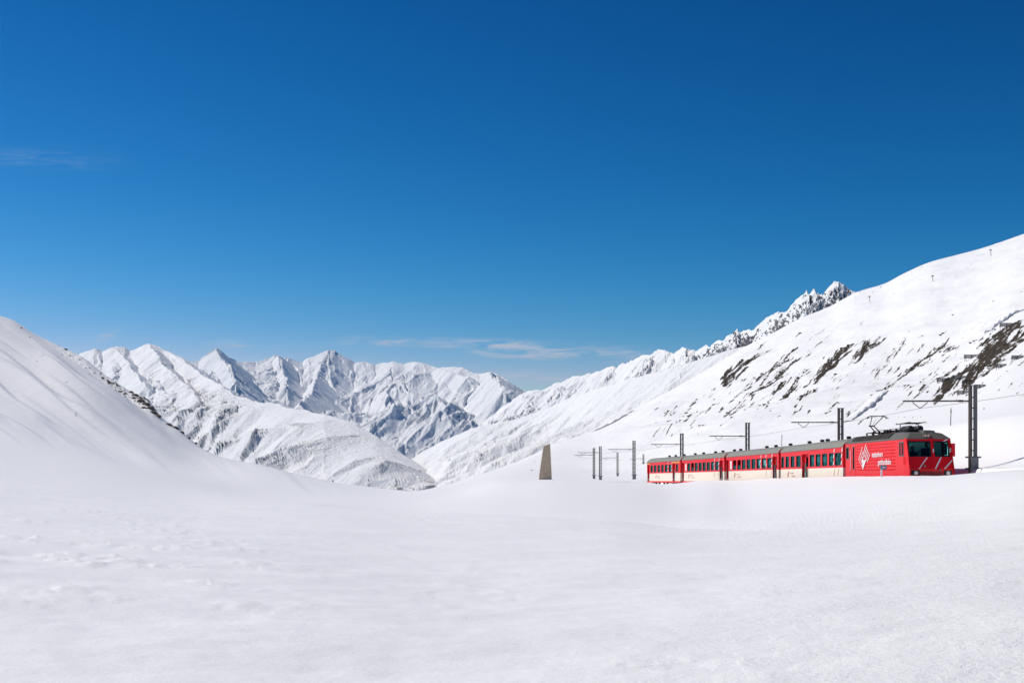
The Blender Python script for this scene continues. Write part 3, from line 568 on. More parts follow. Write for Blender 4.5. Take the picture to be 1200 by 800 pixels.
# ------------------------------------------------------------------ coaches
def stripes(car, L, boxes, mat, name='stripe'):
    for s, z, w, h, sl_ in boxes:                          # s: metres behind the front end, on the near side
        for side in (-1, 1):
            mb = MB(); x = L / 2 - s; y = side * 1.338
            a = [(x - w / 2 - sl_ / 2, z - h / 2), (x + w / 2 - sl_ / 2, z - h / 2), (x + w / 2 + sl_ / 2, z + h / 2), (x - w / 2 + sl_ / 2, z + h / 2)]
            mb.hexa([(p[0], y - .006, p[1]) for p in a] + [(p[0], y + .006, p[1]) for p in a], mat); mb.build(name, car)
def coach(d_front, L, windows, doors, label, dashes, open_top=(), blinds=(), yellow=(), vents=(), logo_s=None, thin=()):
    c, rot, d_end = track_pose(d_front, L)
    car = thing('railway_coach', label, 'train car', c, rot, 'red and cream coaches of the train')
    h, R0, ED = L / 2, .62, 3.08
    WZ0, WZ1, SPL = 1.74, 2.66, 1.60
    for side in (-1, 1):                                   # near side is local -Y
        holes = [(h - b, h - a, WZ0, WZ1) for a, b in windows]
        dh = [(h - b, h - a, R0, 2.74) for a, b in doors]
        mb = MB(); y = side * 1.325
        at = wall(mb, ((-h, h, R0, ED), [(-h, y, R0), (h, y, R0), (h, y * .985, ED), (-h, y * .985, ED)]), holes + dh, RED2, None, (0, side, 0), .08, (SPL, CREAM))
        mb.build('side_wall', car)
        for i, w in enumerate(holes):
            if i in blinds: g = pane(at, w, -.05, -.07, GLASS, 'window', car); pane(at, w, -.02, -.035, BLIND, 'blind', g, .05); continue
            if i in open_top:
                wl = (w[0], w[1], w[2], w[2] + (w[3] - w[2]) * .45); pane(at, wl, -.03, -.05, GLASS, 'window', car); continue
            g = pane(at, w, -.03, -.05, GLASS, 'window', car)
            fr = MB(); e = .035
            for q in ((w[0], w[1], w[2], w[2] + e), (w[0], w[1], w[3] - e, w[3]), (w[0], w[0] + e, w[2] + e, w[3] - e), (w[1] - e, w[1], w[2] + e, w[3] - e)):
                fr.hexa([at(q[0], q[2], -.025), at(q[1], q[2], -.025), at(q[1], q[2], .004), at(q[0], q[2], .004), at(q[0], q[3], -.025), at(q[1], q[3], -.025), at(q[1], q[3], .004), at(q[0], q[3], .004)], BLACK)
            fr.build('window_frame', g)
        for (a, b, p, q), dsrc in zip(dh, doors):
            m2 = MB(); n = -.22; w2 = [(a + (b - a) * .2, b - (b - a) * .2, 1.75, 2.5)]
            at2 = wall(m2, ((a, b, p, q), [at(a, p, n), at(b, p, n), at(b, q, n), at(a, q, n)]), w2, RED2, BLACK, (0, side, 0), .04, (SPL, plain('dusty_brown_door_foot', (.22, .17, .11), .7, var=.3)))
            for A, B in (((a, p), (a, q)), ((b, p), (b, q)), ((a, q), (b, q))): m2.face([at(*A), at(*B), at(B[0], B[1], n), at(A[0], A[1], n)], RED2)
            dr = m2.build('door', car); pane(at2, w2[0], -.01, -.03, GLASS, 'door_window', dr)
            hb = MB(); xx = a + (b - a) * .08; hb.tube([(xx, side * 1.31, 1.2), (xx, side * 1.31, 2.2)], .02, STEEL, 6); hb.build('handrail', dr)
        for a, b in yellow:
            m2 = MB(); m2.box(h - b, h - a, y * .992 - .008 + side * .008, y * .992 + .008 + side * .008, 2.80, 2.93, YELL); m2.build('class_strip', car)
        m2 = MB(); m2.box(-h + .02, h - .02, side * 1.30 - .012, side * 1.30 + .012, .44, .615, RED2); m2.build('skirt', car)
    n = 12; rb = MB(); i0 = []
    prof = [(1.335 * math.sin(math.pi / 2 * t / 6), ED + .58 * (math.cos(math.pi / 2 * abs(t) / 6))**.75) for t in range(-6, 7)]
    prof = [(1.345, ED - .06)] + [(a, b) for a, b in prof[::-1]] + [(-1.345, ED - .06)]
    for x in (-h - .03, -h + .5, h - .5, h + .03):
        drop = .10 if abs(x) > h else 0.0
        i0.append(len(rb.v)); rb.v += [(x, a, b - (drop if b > ED + .2 else 0)) for a, b in prof]
    for a, b in zip(i0[:-1], i0[1:]):
        for q in range(len(prof) - 1): rb.f.append((a + q, b + q, b + q + 1, a + q + 1)); rb.mi.append(rb.m(ROOF))
    roof = rb.build('roof', car, smooth=True)
    for s in vents:
        v = MB(); x = h - s; v.tube([(x, 0, ED + .50), (x, 0, ED + .68)], .12, BLACK, 10); v.tube([(x, 0, ED + .62), (x, 0, ED + .74), (x, 0, ED + .80)], [.17, .18, .10], BLACK, 12); v.build('roof_vent', roof)
    for e in (-1, 1):
        x = e * h; m2 = MB(); pts = [(x, a, b) for a, b in prof]; pts = pts if e > 0 else pts[::-1]
        m2.face([(x, -1.32, R0), (x, 1.32, R0), (x, 1.32, SPL), (x, -1.32, SPL)][::e], CREAM); m2.face([(x, -1.32, SPL), (x, 1.32, SPL), (x, 1.31, ED - .05), (x, -1.31, ED - .05)][::e], RED2)
        m2.face([(x, a, b - (.1 if b > ED + .2 else 0)) for a, b in prof], RED2); m2.build('end_wall', car)
        g = MB()
        for k in range(3): x0 = x + e * (.02 + k * .1); g.box(min(x0, x0 + e * .07), max(x0, x0 + e * .07), -.62, .62, .90, 3.0, BLACK)
        g.build('gangway_bellows', car)
        cp = MB(); cp.tube([(x, 0, .75), (x + e * .32, 0, .75)], .09, DARK, 8); cp.build('coupler', car)
    f = MB(); f.box(-h + .05, h - .05, -1.28, 1.28, .78, .90, GREYI); f.box(-h + .05, h - .05, -1.25, 1.25, 2.98, 3.02, GREYI); f.build('interior_floor', car)
    for s in np.arange(1.8, L - 1.5, 1.9):
        for yy_ in (-.72, .72):
            st = MB(); x = h - s; st.box(x - .25, x + .25, yy_ - .45, yy_ + .45, .90, 1.36, SEATM); st.box(x - .09, x + .09, yy_ - .45, yy_ + .45, 1.36, 2.02, SEATM); st.build('seat', car)
    u = MB(); u.box(-h + .3, h - .3, -1.1, 1.1, .52, .78, DARK); u.build('underframe', car)
    for k in (-1, 1): bogie(car, k * (h - 3.2), 1.8, .38)
    stripes(car, L, dashes, WHITE); stripes(car, L, thin, plain('thin_red_line', (.72, .35, .30), .5), 'thin_line')
    if logo_s:
        RD = plain('faded_red_lettering', (.72, .42, .34), .5)
        for side in (-1, 1):
            x0 = h - logo_s; rt = (math.pi / 2, 0, 0) if side < 0 else (math.pi / 2, 0, math.pi); yy_ = side * 1.331; sx = 1 if side < 0 else -1
            text_part('matterhorn', .22, RD, car, (x0 + sx * .75, yy_, 1.22), rt, depth=.003); text_part('gotthardbahn', .22, RD, car, (x0 + sx * 1.2, yy_, .98), rt, depth=.003)
            lg = MB()
            for k in range(4):
                xa = x0 + sx * (-.45 + .15 * k); z0, z1 = .92 + .05 * abs(k - 1), 1.46 - .06 * abs(k - 2)
                a = [(xa, z0), (xa + sx * .07, z0), (xa + sx * .33, z1), (xa + sx * .26, z1)]
                lg.hexa([(p[0], yy_ - .004, p[1]) for p in a] + [(p[0], yy_ + .004, p[1]) for p in a], RD)
            lg.build('emblem', car)
    return d_end
def dash_set(s0, s1, zs=(2.83, 2.42, 1.92)):
    out = []
    for s in (s0, s1):
        for k, z in enumerate(zs): out.append((s - (.12 if k == 0 else 0) + .05 * k, z, .17, .26, .14))
    return out
D0 = 71.7; GAP = .86
_, _, dl_end = track_pose(D0, 13.6)
d1 = dl_end + .75
std = [(2.25 + i * 1.83, 2.25 + i * 1.83 + 1.40) for i in range(8)] + [(16.95, 17.7)]
e1 = coach(d1, 19.2, [(.5, 2.1), (2.5, 3.7), (4.2, 5.65), (6.1, 7.5), (7.95, 9.3), (12.2, 13.7), (14.3, 15.6), (16.2, 17.4), (18.0, 19.0)], [(9.75, 11.8)],
           'red and cream coach with one mid-side door, coupled right behind the red locomotive', dash_set(2.3, .26), vents=(3.2, 9.0, 10.6, 14.6), logo_s=16.4, thin=[(1.2, 1.3, .05, .5, .3), (2.2, 1.3, .05, .5, .3)])
e2 = coach(e1 + GAP, 19.2, std, [(.55, 1.9), (18.2, 19.15)], 'red and cream coach with two windows lowered, second behind the locomotive', dash_set(2.08, 5.78) + [(3.95, 2.83, .17, .26, .14), (3.95, 2.0, .17, .26, .14)],
           open_top=(6, 7), blinds=(8,), vents=(.9, 5.5, 8.6, 18.5), logo_s=15.6, thin=[(2.3, 1.3, .05, .5, .3), (4.0, 1.3, .05, .5, .3)])
e3 = coach(e2 + GAP, 19.2, std, [(.55, 1.9), (18.2, 19.15)], 'red and cream coach with rows of closed windows, third behind the locomotive', dash_set(2.08, 3.95), open_top=(6,), blinds=(8,), vents=(.9, 5.5, 8.6, 14.0, 18.0), logo_s=15.6, thin=[(2.3, 1.3, .05, .5, .3), (4.0, 1.3, .05, .5, .3)])
e4 = coach(e3 + GAP, 19.2, [(1.2, 2.3)] + [(4.7 + i * 2.15, 4.7 + i * 2.15 + 1.45) for i in range(6)], [(2.8, 4.1), (17.6, 18.9)], 'last coach of the train, red and cream with yellow strips over its doors', dash_set(4.4, 6.5), yellow=[(.4, 4.4), (17.2, 19.2)], vents=(3.5, 8.0, 11.5), logo_s=13.5, blinds=())

# ------------------------------------------------------------------ locomotive
c, rot, _ = track_pose(D0, 13.6)
loco = thing('electric_locomotive', 'red electric locomotive with raised pantograph and white lettering leading the train', 'locomotive', c, rot)
h = 6.8; RK = .62; Z0, ZB, ZE, ZT = .62, 1.45, 3.25, 3.66
def xf(z): return h - (0 if z < ZB else RK * (z - ZB) / (ZE - ZB))
def zx(s): return h - s
for side in (-1, 1):
    y = side * 1.34
    hol = [(zx(1.75), zx(1.0), 2.25, 3.0), (zx(13.4), zx(12.8), 2.2, 2.93), (zx(11.75), zx(11.45), 1.5, 2.95)]
    mb = MB(); at = wall(mb, ((-h, 5.9, Z0, ZE), [(-h, y, Z0), (5.9, y, Z0), (5.9, y, ZE), (-h, y, ZE)]), hol, RED, BLACK, (0, side, 0), .06)
    mb.face([(5.9, y, Z0), (h, y * .975, Z0), (h, y * .975, ZB), (5.9, y, ZB)], RED); mb.face([(5.9, y, ZB), (h, y * .975, ZB), (xf(ZE), y * .96, ZE), (5.9, y, ZE)], RED)
    sw = mb.build('side_wall', loco)
    for i, w in enumerate(hol):
        g = pane(at, w, -.02, -.04, CABGLASS if i == 0 else GLASS, 'side_window', loco)
        fr = MB(); e = .06
        for q in ((w[0] - e, w[1] + e, w[2] - e, w[2]), (w[0] - e, w[1] + e, w[3], w[3] + e), (w[0] - e, w[0], w[2], w[3]), (w[1], w[1] + e, w[2], w[3])):
            fr.hexa([at(q[0], q[2], -.01), at(q[1], q[2], -.01), at(q[1], q[2], .012), at(q[0], q[2], .012), at(q[0], q[3], -.01), at(q[1], q[3], -.01), at(q[1], q[3], .012), at(q[0], q[3], .012)], STEEL)
        fr.build('window_frame', g)
    rdv = MB(); rdv.box(zx(1.68), zx(1.25), side * 1.325 - .004, side * 1.325 + .004, 2.27, 2.98, plain('dark_red_blind', (.26, .012, .02), .7)); rdv.build('cab_blind', loco)
    for k in range(9):                                     # pressed ribs along the side
        z = 1.42 + k * .198; rb = MB(); y0, y1 = sorted((y - side * .005, y + side * .030))
        xa, xb = zx(10.9), zx(2.55); rb.hexa([(xa, y, z - .035), (xb, y, z - .035), (xb, y - side * .01, z - .03), (xa, y - side * .01, z - .03), (xa, y, z + .035), (xb, y, z + .035), (xb, y + side * .03, z + .012), (xa, y + side * .03, z + .012)], RED)
        if k not in (): rb.build('body_rib', sw)
    hr = MB(); hr.tube([(zx(12.15), y + side * .06, 1.4), (zx(12.15), y + side * .06, 2.75)], .03, WHITE, 6); hr.build('handrail', loco)
    hr = MB(); hr.tube([(zx(.78), y * .99 + side * .05, 1.75), (zx(.78), y * .99 + side * .05, 2.15)], .025, RED, 6); hr.build('handrail', loco)
    sk = MB(); sk.box(-h + .1, h - .2, y - side * .03 - .02, y - side * .03 + .02, .40, Z0 + .01, DARK); sk.build('skirt', loco)
    dl = MB()
    for xx in (zx(12.45), zx(11.15)): dl.box(xx - .012, xx + .012, y - .006, y + .006, .8, 3.05, plain('door_seam_dark_red', (.16, .006, .01), .6))
    dl.build('door_seam', loco)
# front: a blunt nose, two facets meeting off a flat centre
def nose(y, z):
    return xf(z) - .10 * (abs(y) / 1.31)**2.2
ys = [-1.3065, .16, 1.3065]
WS = [(-1.17, .03), (.31, 1.13)]
for j in (0, 1):
    ya, yb = ys[j], ys[j + 1]; yt = .985
    pts = [(nose(ya, ZB), ya, ZB), (nose(yb, ZB), yb, ZB), (nose(yb, ZE), yb * yt, ZE), (nose(ya, ZE), ya * yt, ZE)]
    if j == 0: pass
    hol = [(WS[j][0], WS[j][1], 2.20, 3.02)]
    nrm = (Vector(pts[1]) - Vector(pts[0])).cross(Vector(pts[3]) - Vector(pts[0])).normalized()
    mb = MB(); at = wall(mb, ((ya, yb, ZB, ZE), pts), hol, RED, BLACK, nrm, .06)
    mb.face([(nose(ya, Z0), ya, Z0 - .1), (nose(yb, Z0), yb, Z0 - .1), (nose(yb, ZB), yb, ZB), (nose(ya, ZB), ya, ZB)], RED)
    fw_ = mb.build('front_wall', loco)
    w = hol[0]; g = pane(at, w, -.02, -.04, CABGLASS, 'windscreen', loco); fr = MB(); e = .045
    for q in ((w[0] - e, w[1] + e, w[2] - e, w[2]), (w[0] - e, w[1] + e, w[3], w[3] + e), (w[0] - e, w[0], w[2], w[3]), (w[1], w[1] + e, w[2], w[3])):
        fr.hexa([at(q[0], q[2], -.01), at(q[1], q[2], -.01), at(q[1], q[2], .014), at(q[0], q[2], .014), at(q[0], q[3], -.01), at(q[1], q[3], -.01), at(q[1], q[3], .014), at(q[0], q[3], .014)], BLACK)
    fr.build('windscreen_rubber', g)
    wp = MB(); wp.tube([at(w[0] + .35, w[2] - .03, .03), at(w[0] + .75, w[2] + .5, .03)], .012, BLACK, 5); wp.build('wiper', g)
    def diag(segs):
        for (a0, b0), (a1, b1), wd in segs:
            m2 = MB()
            def pt(u, v, n):
                if v >= ZB: return at(u, v, n)
                return Vector((nose(u, v), u, v)) + Vector((n, 0, 0))
            c4 = [(a0 - wd, b0), (a0 + wd, b0), (a1 + wd, b1), (a1 - wd, b1)]
            m2.hexa([pt(u, v, .004) for u, v in c4] + [pt(u, v, .016) for u, v in c4], WHITE); m2.build('stripe', loco)
    if j == 0: diag([((-.72, 1.455), (-.20, 2.12), .035)])
    else: diag([((.20, 1.46), (.62, 2.12), .045), ((.75, 1.455), (1.27, 1.95), .045), ((.92, 3.06), (1.22, 3.22), .07), ((.155 + .04, 2.4), (.155 + .06, 2.62), .03), ((1.215, 2.42), (1.26, 2.66), .04)])
for (y_, z_, r_, o_) in ((-.93, 1.22, .115, .17), (.93, 1.22, .115, .17)):
    xx = nose(y_, z_); hd = MB(); hd.hexa([(xx - .05, y_ - .24, z_ - .14), (xx + .05, y_ - .24, z_ - .14), (xx + .05, y_ + .24, z_ - .14), (xx - .05, y_ + .24, z_ - .14), (xx - .05, y_ - .24, z_ + .14), (xx + .03, y_ - .24, z_ + .14), (xx + .03, y_ + .24, z_ + .14), (xx - .05, y_ + .24, z_ + .14)], BLACK)
    b_ = hd.build('headlight', loco, bevel=.03); ln_ = MB(); ln_.tube([(xx + .04, y_, z_), (xx + .075, y_, z_), (xx + .085, y_, z_)], [.12, .11, .06], LAMPM, 14); ln_.build('lens', b_)
for y_, z_ in ((-.40, 1.62), (.45, 1.40), (-.62, 1.10), (.60, 1.05)):
    sm = MB(); xx = nose(y_, z_); sm.tube([(xx - .02, y_, z_), (xx + .05, y_, z_)], .06, STEEL, 8); sm.build('socket', loco)
grm = MB(); grm.box(nose(0, 1) + .0, nose(0, 1) + .03, -.62, .62, .72, 1.28, plain('brown_dirty_front_panel', (.22, .012, .02), .7, var=.5, scale=8)); grm.build('front_panel', loco)
bf = MB(); bf.box(h - .05, h + .45, -.16, .16, .55, .85, DARK); bf.build('coupler', loco)
pl = MB(); pl.hexa([(h - .1, -1.2, .12), (h + .25, -1.0, .12), (h + .25, 1.0, .12), (h - .1, 1.2, .12), (h - .1, -1.2, .5), (h + .1, -1.0, .5), (h + .1, 1.0, .5), (h - .1, 1.2, .5)], DARK); pl.build('snow_plough', loco)
mr = MB(); mr.box(5.95, 6.06, 1.40, 1.62, 2.18, 2.95, RED); mr.box(6.0, 6.04, 1.33, 1.42, 2.5, 2.56, BLACK); mr.build('mirror', loco, bevel=.02)
# roof
rf = MB(); yt = .92
def roof_quad(a, b, c_, d_, m_=LROOF): rf.face([a, b, c_, d_], m_)
xs0, xs1 = -h + .55, h - 2.3; xe = xf(ZE) - .02
for s in (-1, 1):
    q = [(-h, s * 1.36, ZE), (xe - .25, s * 1.36, ZE), (xs1, s * yt, ZT), (xs0, s * yt, ZT)]; rf.face(q if s < 0 else q[::-1], LROOF)
    q = [(-h, s * 1.36, ZE - .06), (xe - .25, s * 1.36, ZE - .06), (xe - .25, s * 1.36, ZE), (-h, s * 1.36, ZE)]; rf.face(q, LROOF)
    q = [(xe - .25, s * 1.36, ZE), (xe + .02, s * 1.20, ZE), (xe - .45, s * .95, ZE + .30), (xs1, s * yt, ZT)]; rf.face(q, LROOF)
    q = [(xe - .25, s * 1.36, ZE - .06), (xe + .02, s * 1.20, ZE - .06), (xe + .02, s * 1.20, ZE), (xe - .25, s * 1.36, ZE)]; rf.face(q, LROOF)
rf.face([(xs0, -yt, ZT), (xs1, -yt, ZT), (xs1, yt, ZT), (xs0, yt, ZT)], LROOF)
rf.face([(xe + .02, -1.2, ZE), (xe + .02, 1.2, ZE), (xe - .45, .95, ZE + .30), (xe - .45, -.95, ZE + .30)], LROOF); rf.face([(xe - .45, -.95, ZE + .30), (xe - .45, .95, ZE + .30), (xs1, yt, ZT), (xs1, -yt, ZT)], LROOF)
rf.face([(xe + .02, -1.2, ZE - .06), (xe + .02, 1.2, ZE - .06), (xe + .02, 1.2, ZE), (xe + .02, -1.2, ZE)], LROOF)
rf.face([(-h, -1.36, ZE - .06), (-h, 1.36, ZE - .06), (-h, 1.36, ZE), (-h, -1.36, ZE)], LROOF); rf.face([(-h, -1.36, ZE), (-h, 1.36, ZE), (xs0, yt, ZT), (xs0, -yt, ZT)], LROOF)
rf.face([(-h, -1.3, ZE - .05), (xe, -1.3, ZE - .05), (xe, 1.3, ZE - .05), (-h, 1.3, ZE - .05)], GREYI)
roof = rf.build('roof', loco)
for s in (-1, 1):
    nn = Vector((0, s * .51, .44)).normalized()
    for k in range(4):
        a, b = zx(12.1) + k * 2.08, zx(12.1) + k * 2.08 + 1.9; g = MB()
        def cp_(x, t, n): return Vector((x, s * (1.36 + (yt - 1.36) * t), ZE + (ZT - ZE) * t)) + nn * n
        g.hexa([cp_(a, .16, .005), cp_(b, .16, .005), cp_(b, .16, .05), cp_(a, .16, .05), cp_(a, .93, .005), cp_(b, .93, .005), cp_(b, .93, .05), cp_(a, .93, .05)], GRILLE)
        gg = g.build('roof_grille', roof)
        for q in range(5):
            sl_ = MB(); t0 = .22 + q * .14; sl_.hexa([cp_(a + .05, t0, .045), cp_(b - .05, t0, .045), cp_(b - .05, t0, .075), cp_(a + .05, t0, .075), cp_(a + .05, t0 + .05, .045), cp_(b - .05, t0 + .05, .045), cp_(b - .05, t0 + .05, .06), cp_(a + .05, t0 + .05, .06)], GRILLE); sl_.build('grille_slat', gg)
# roof equipment
def insul(x, y, z=ZT, hh=.30):
    q = MB(); q.tube([(x, y, z), (x, y, z + .06), (x, y, z + .09), (x, y, z + .15), (x, y, z + .18), (x, y, z + .24), (x, y, z + hh)], [.05, .09, .05, .09, .05, .08, .04], plain('brown_insulator', (.06, .03, .025), .3), 8); q.build('insulator', roof)
for x in (-3.2, -2.0, -.8, .4, 1.6, 2.6): insul(x, -.45)
bb = MB(); bb.tube([(-3.2, -.45, ZT + .3), (2.6, -.45, ZT + .3)], .025, STEEL, 6); bb.build('busbar', roof)
for y_ in (-.45, .12):
    tk = MB(); tk.tube([(3.0, y_, ZT + .20), (3.06, y_, ZT + .20), (4.4, y_, ZT + .20), (4.46, y_, ZT + .20)], [.13, .20, .20, .13], BLACK, 16); tk.build('air_tank', roof, smooth=True)
tk = MB(); tk.tube([(3.3, -.15, ZT + .05), (3.3, -.15, ZT + .42)], .13, plain('pale_valve_housing', (.42, .42, .36), .5), 12); tk.build('valve_housing', roof)
fp = MB()
for y_ in (-.75, .45): fp.tube([(2.6, y_, ZT + .52), (4.6, y_ * .7, ZT + .60)], .022, DARK, 6)
for x in (2.7, 3.6, 4.5): fp.tube([(x, -.8, ZT + .55), (x, .5, ZT + .57)], .022, DARK, 6)
for y_ in (-.7, .4): fp.tube([(3.2, y_, ZT - .05), (3.2, y_, ZT + .54)], .03, DARK, 6)
fp.build('folded_pantograph', roof)
bx_ = MB(); bx_.hexa([(4.4, -.1, ZT - .42), (5.75, -.05, ZT - .42), (5.75, .75, ZT - .42), (4.4, .8, ZT - .42), (4.5, 0, ZT + .12), (5.35, 0, ZT + .06), (5.35, .65, ZT + .06), (4.5, .65, ZT + .12)], LROOF); bx_.build('air_conditioner', roof, bevel=.03)
hl = MB(); hl.box(xe - .32, xe - .02, -.26, .12, ZE + .04, ZE + .26, LROOF); q = hl.build('top_headlight', loco, bevel=.02)
for y_ in (-.16, .02): l2 = MB(); l2.tube([(xe - .03, y_, ZE + .15), (xe + .01, y_, ZE + .15)], .075, PINK, 12); l2.build('lens', q)
for xa, xb, ya, yb, hh_ in ((-2.9, -2.1, -.25, .35, .22), (-1.6, -.9, -.30, .30, .30), (-.3, .9, -.15, .55, .18), (1.3, 2.2, -.35, .25, .26)):
    eb_ = MB(); eb_.box(xa, xb, ya, yb, ZT - .02, ZT + hh_, DARK); eb_.build('equipment_box', roof, bevel=.03)
# raised pantograph
WIREH = 5.02
pb = zx(11.0); pan = MB()
for y_ in (-.42, .42): pan.tube([(pb - .7, y_, ZT + .22), (pb + .7, y_, ZT + .22)], .03, DARK, 6)
for x in (pb - .65, pb + .65): pan.tube([(x, -.45, ZT + .22), (x, .45, ZT + .22)], .03, DARK, 6)
pf = pan.build('pantograph_base', loco)
for x in (pb - .65, pb + .65):
    for y_ in (-.42, .42): q = MB(); q.tube([(x, y_, ZT - .02), (x, y_, ZT + .22)], .06, plain('brown_insulator', (.06, .03, .025), .3), 8); q.build('insulator', pf)
arm = MB(); kn = (pb - .95, 0, ZT + .72)
for y_ in (-.16, .16): arm.tube([(pb + .45, y_, ZT + .24), (kn[0], y_ * .8, kn[2])], [.05, .035], DARK, 6)
arm.tube([(kn[0], -.2, kn[2]), (kn[0], .2, kn[2])], .05, DARK, 6); arm.build('lower_arm', loco)
ua = MB()
for y_ in (-.14, .14): ua.tube([(kn[0], y_, kn[2]), (pb + .25, y_ * 2.4, WIREH - .14)], .028, DARK, 6)
ua.tube([(kn[0] - .15, 0, kn[2] - .1), (pb + .1, 0, WIREH - .2)], .012, DARK, 5); ua.build('upper_arm', loco)
hd = MB()
for x in (pb + .08, pb + .42): hd.tube([(x, -.72, WIREH - .20), (x, -.52, WIREH - .05), (x, -.45, WIREH - .025), (x, .45, WIREH - .025), (x, .52, WIREH - .05), (x, .72, WIREH - .20)], .025, DARK, 6)
for y_ in (-.36, .36): hd.tube([(pb + .08, y_, WIREH - .05), (pb + .25, y_, WIREH - .14), (pb + .42, y_, WIREH - .05)], .02, DARK, 5)
hd.build('contact_head', loco)
# body end, floor, cab interior, running gear
ew = MB(); ew.face([(-h, 1.34, Z0), (-h, -1.34, Z0), (-h, -1.34, ZE - .05), (-h, 1.34, ZE - .05)], RED); ew.build('end_wall', loco)
fl = MB(); fl.box(-h + .05, h - .1, -1.3, 1.3, .95, 1.05, GREYI); fl.box(4.55, 4.62, -1.3, 1.3, 1.05, 3.18, plain('pale_cab_wall', (.55, .66, .65), .7)); fl.build('cab_interior', loco)
dk = MB(); dk.hexa([(5.75, -1.2, 1.06), (6.3, -1.2, 1.06), (6.3, 1.2, 1.06), (5.75, 1.2, 1.06), (5.75, -1.2, 1.85), (6.25, -1.2, 2.0), (6.25, 1.2, 2.0), (5.75, 1.2, 1.85)], BLACK); dk.build('control_desk', loco)
uf = MB(); uf.box(-h + .2, h - .3, -1.15, 1.15, .45, .93, DARK); uf.build('underframe', loco)
for k in (-1, 1): bogie(loco, k * 3.9, 2.75, .47)
# lettering and emblem
LY = -1.352
for side in (-1, 1):
    rt = (math.pi / 2, 0, 0 if side < 0 else math.pi); sg = 1 if side < 0 else -1; yy_ = side * 1.375
    def lx(s): return zx(s) if side < 0 else -zx(s) + 1.2
    text_part('matterhorn', .50, WHITE, loco, (lx(7.25), yy_, 2.22), rt, depth=.006, offset=.006, xs=1.0)
    text_part('gotthardbahn', .50, WHITE, loco, (lx(5.95), yy_, 1.73), rt, depth=.006, offset=.006, xs=1.0)
    em = MB()
    def bar(xa, za, xb, zb, w):
        a = [(lx(xa), za), (lx(xa - w), za), (lx(xb - w), zb), (lx(xb), zb)]
        em.hexa([(p[0], yy_ - .004, p[1]) for p in a] + [(p[0], yy_ + .004, p[1]) for p in a], WHITE)
    # slanted pinstripes forming two overlapping peaks, a solid wedge between them
    for k in range(5): bar(10.35 - .23 * k, 2.05 - .135 * k, 9.42 - .13 * k + (.10 if k > 2 else 0), 2.92 - .30 * k, .105)
    for k in range(5): bar(9.30 - .24 * k, 2.36 - .11 * k, 8.62 - .22 * k, 3.06 - .16 * k, .115)
    a = [(9.42, 1.46), (9.22, 1.46), (8.50, 2.12), (9.05, 2.02), (9.50, 2.30)]
    m_ = [(lx(p[0]), p[1]) for p in a]
    k0 = len(em.v); em.v += [(p[0], yy_ - .004 * sg, p[1]) for p in m_]; em.f.append(tuple(range(k0, k0 + 5))); em.mi.append(em.m(WHITE))
    em.build('emblem', loco)

# people in the cab, behind the windscreen
def cab_person(loc, label, lean, turn):
    mb = MB(); o = None
    me = bpy.data.meshes.new('person'); V_ = [(0, 0, .0), (0, 0, .22), (.01, 0, .42), (.02, 0, .50), (.03, 0, .58), (.05, 0, .69), (.04, 0, .77), (.02, .19, .43), (.10, .25, .20), (.36, .20, .14), (.46, .17, .15), (.02, -.19, .43), (.10, -.25, .20), (.36, -.20, .14), (.46, -.17, .15), (.22, .11, -.02), (.46, .12, -.02), (.48, .12, -.42), (.58, .12, -.46), (.22, -.11, -.02), (.46, -.12, -.02), (.48, -.12, -.42), (.58, -.12, -.46)]
    E_ = [(0, 1), (1, 2), (2, 3), (3, 4), (4, 5), (5, 6), (2, 7), (7, 8), (8, 9), (9, 10), (2, 11), (11, 12), (12, 13), (13, 14), (0, 15), (15, 16), (16, 17), (17, 18), (0, 19), (19, 20), (20, 21), (21, 22)]
    R_ = [.15, .16, .15, .065, .085, .105, .07, .075, .055, .04, .035, .075, .055, .04, .035, .095, .075, .055, .045, .095, .075, .055, .045]
    me.from_pydata(V_, E_, []); o = bpy.data.objects.new('person', me); COL.objects.link(o); me.materials.append(CLOTH)
    sk_ = o.modifiers.new('skin', 'SKIN'); me.skin_vertices[0].data[0].use_root = True
    for v_, r_ in zip(me.skin_vertices[0].data, R_): v_.radius = (r_, r_)
    ss = o.modifiers.new('sub', 'SUBSURF'); ss.levels = ss.render_levels = 2
    hr_ = MB(); hr_.tube([(.0, 0, .66), (.02, 0, .74), (.03, 0, .80), (.03, 0, .835)], [.10, .115, .095, .03], HAIR, 12); hh = hr_.build('hair', o, smooth=True)
    fc = MB(); fc.tube([(.07, 0, .60), (.095, 0, .66), (.09, 0, .73)], [.06, .085, .07], SKIN, 10); fc.tube([(.17, 0, .68), (.205, 0, .655)], [.012, .02], SKIN, 6)
    fc.build('face', o, smooth=True)
    o.location = loc; o.rotation_euler = (0, rot[1] + lean, rot[2] + turn); tag(o, label, 'person'); return o
Mw = Matrix.Translation(c) @ Matrix.LocRotScale(None, __import__('mathutils').Euler(rot), None)
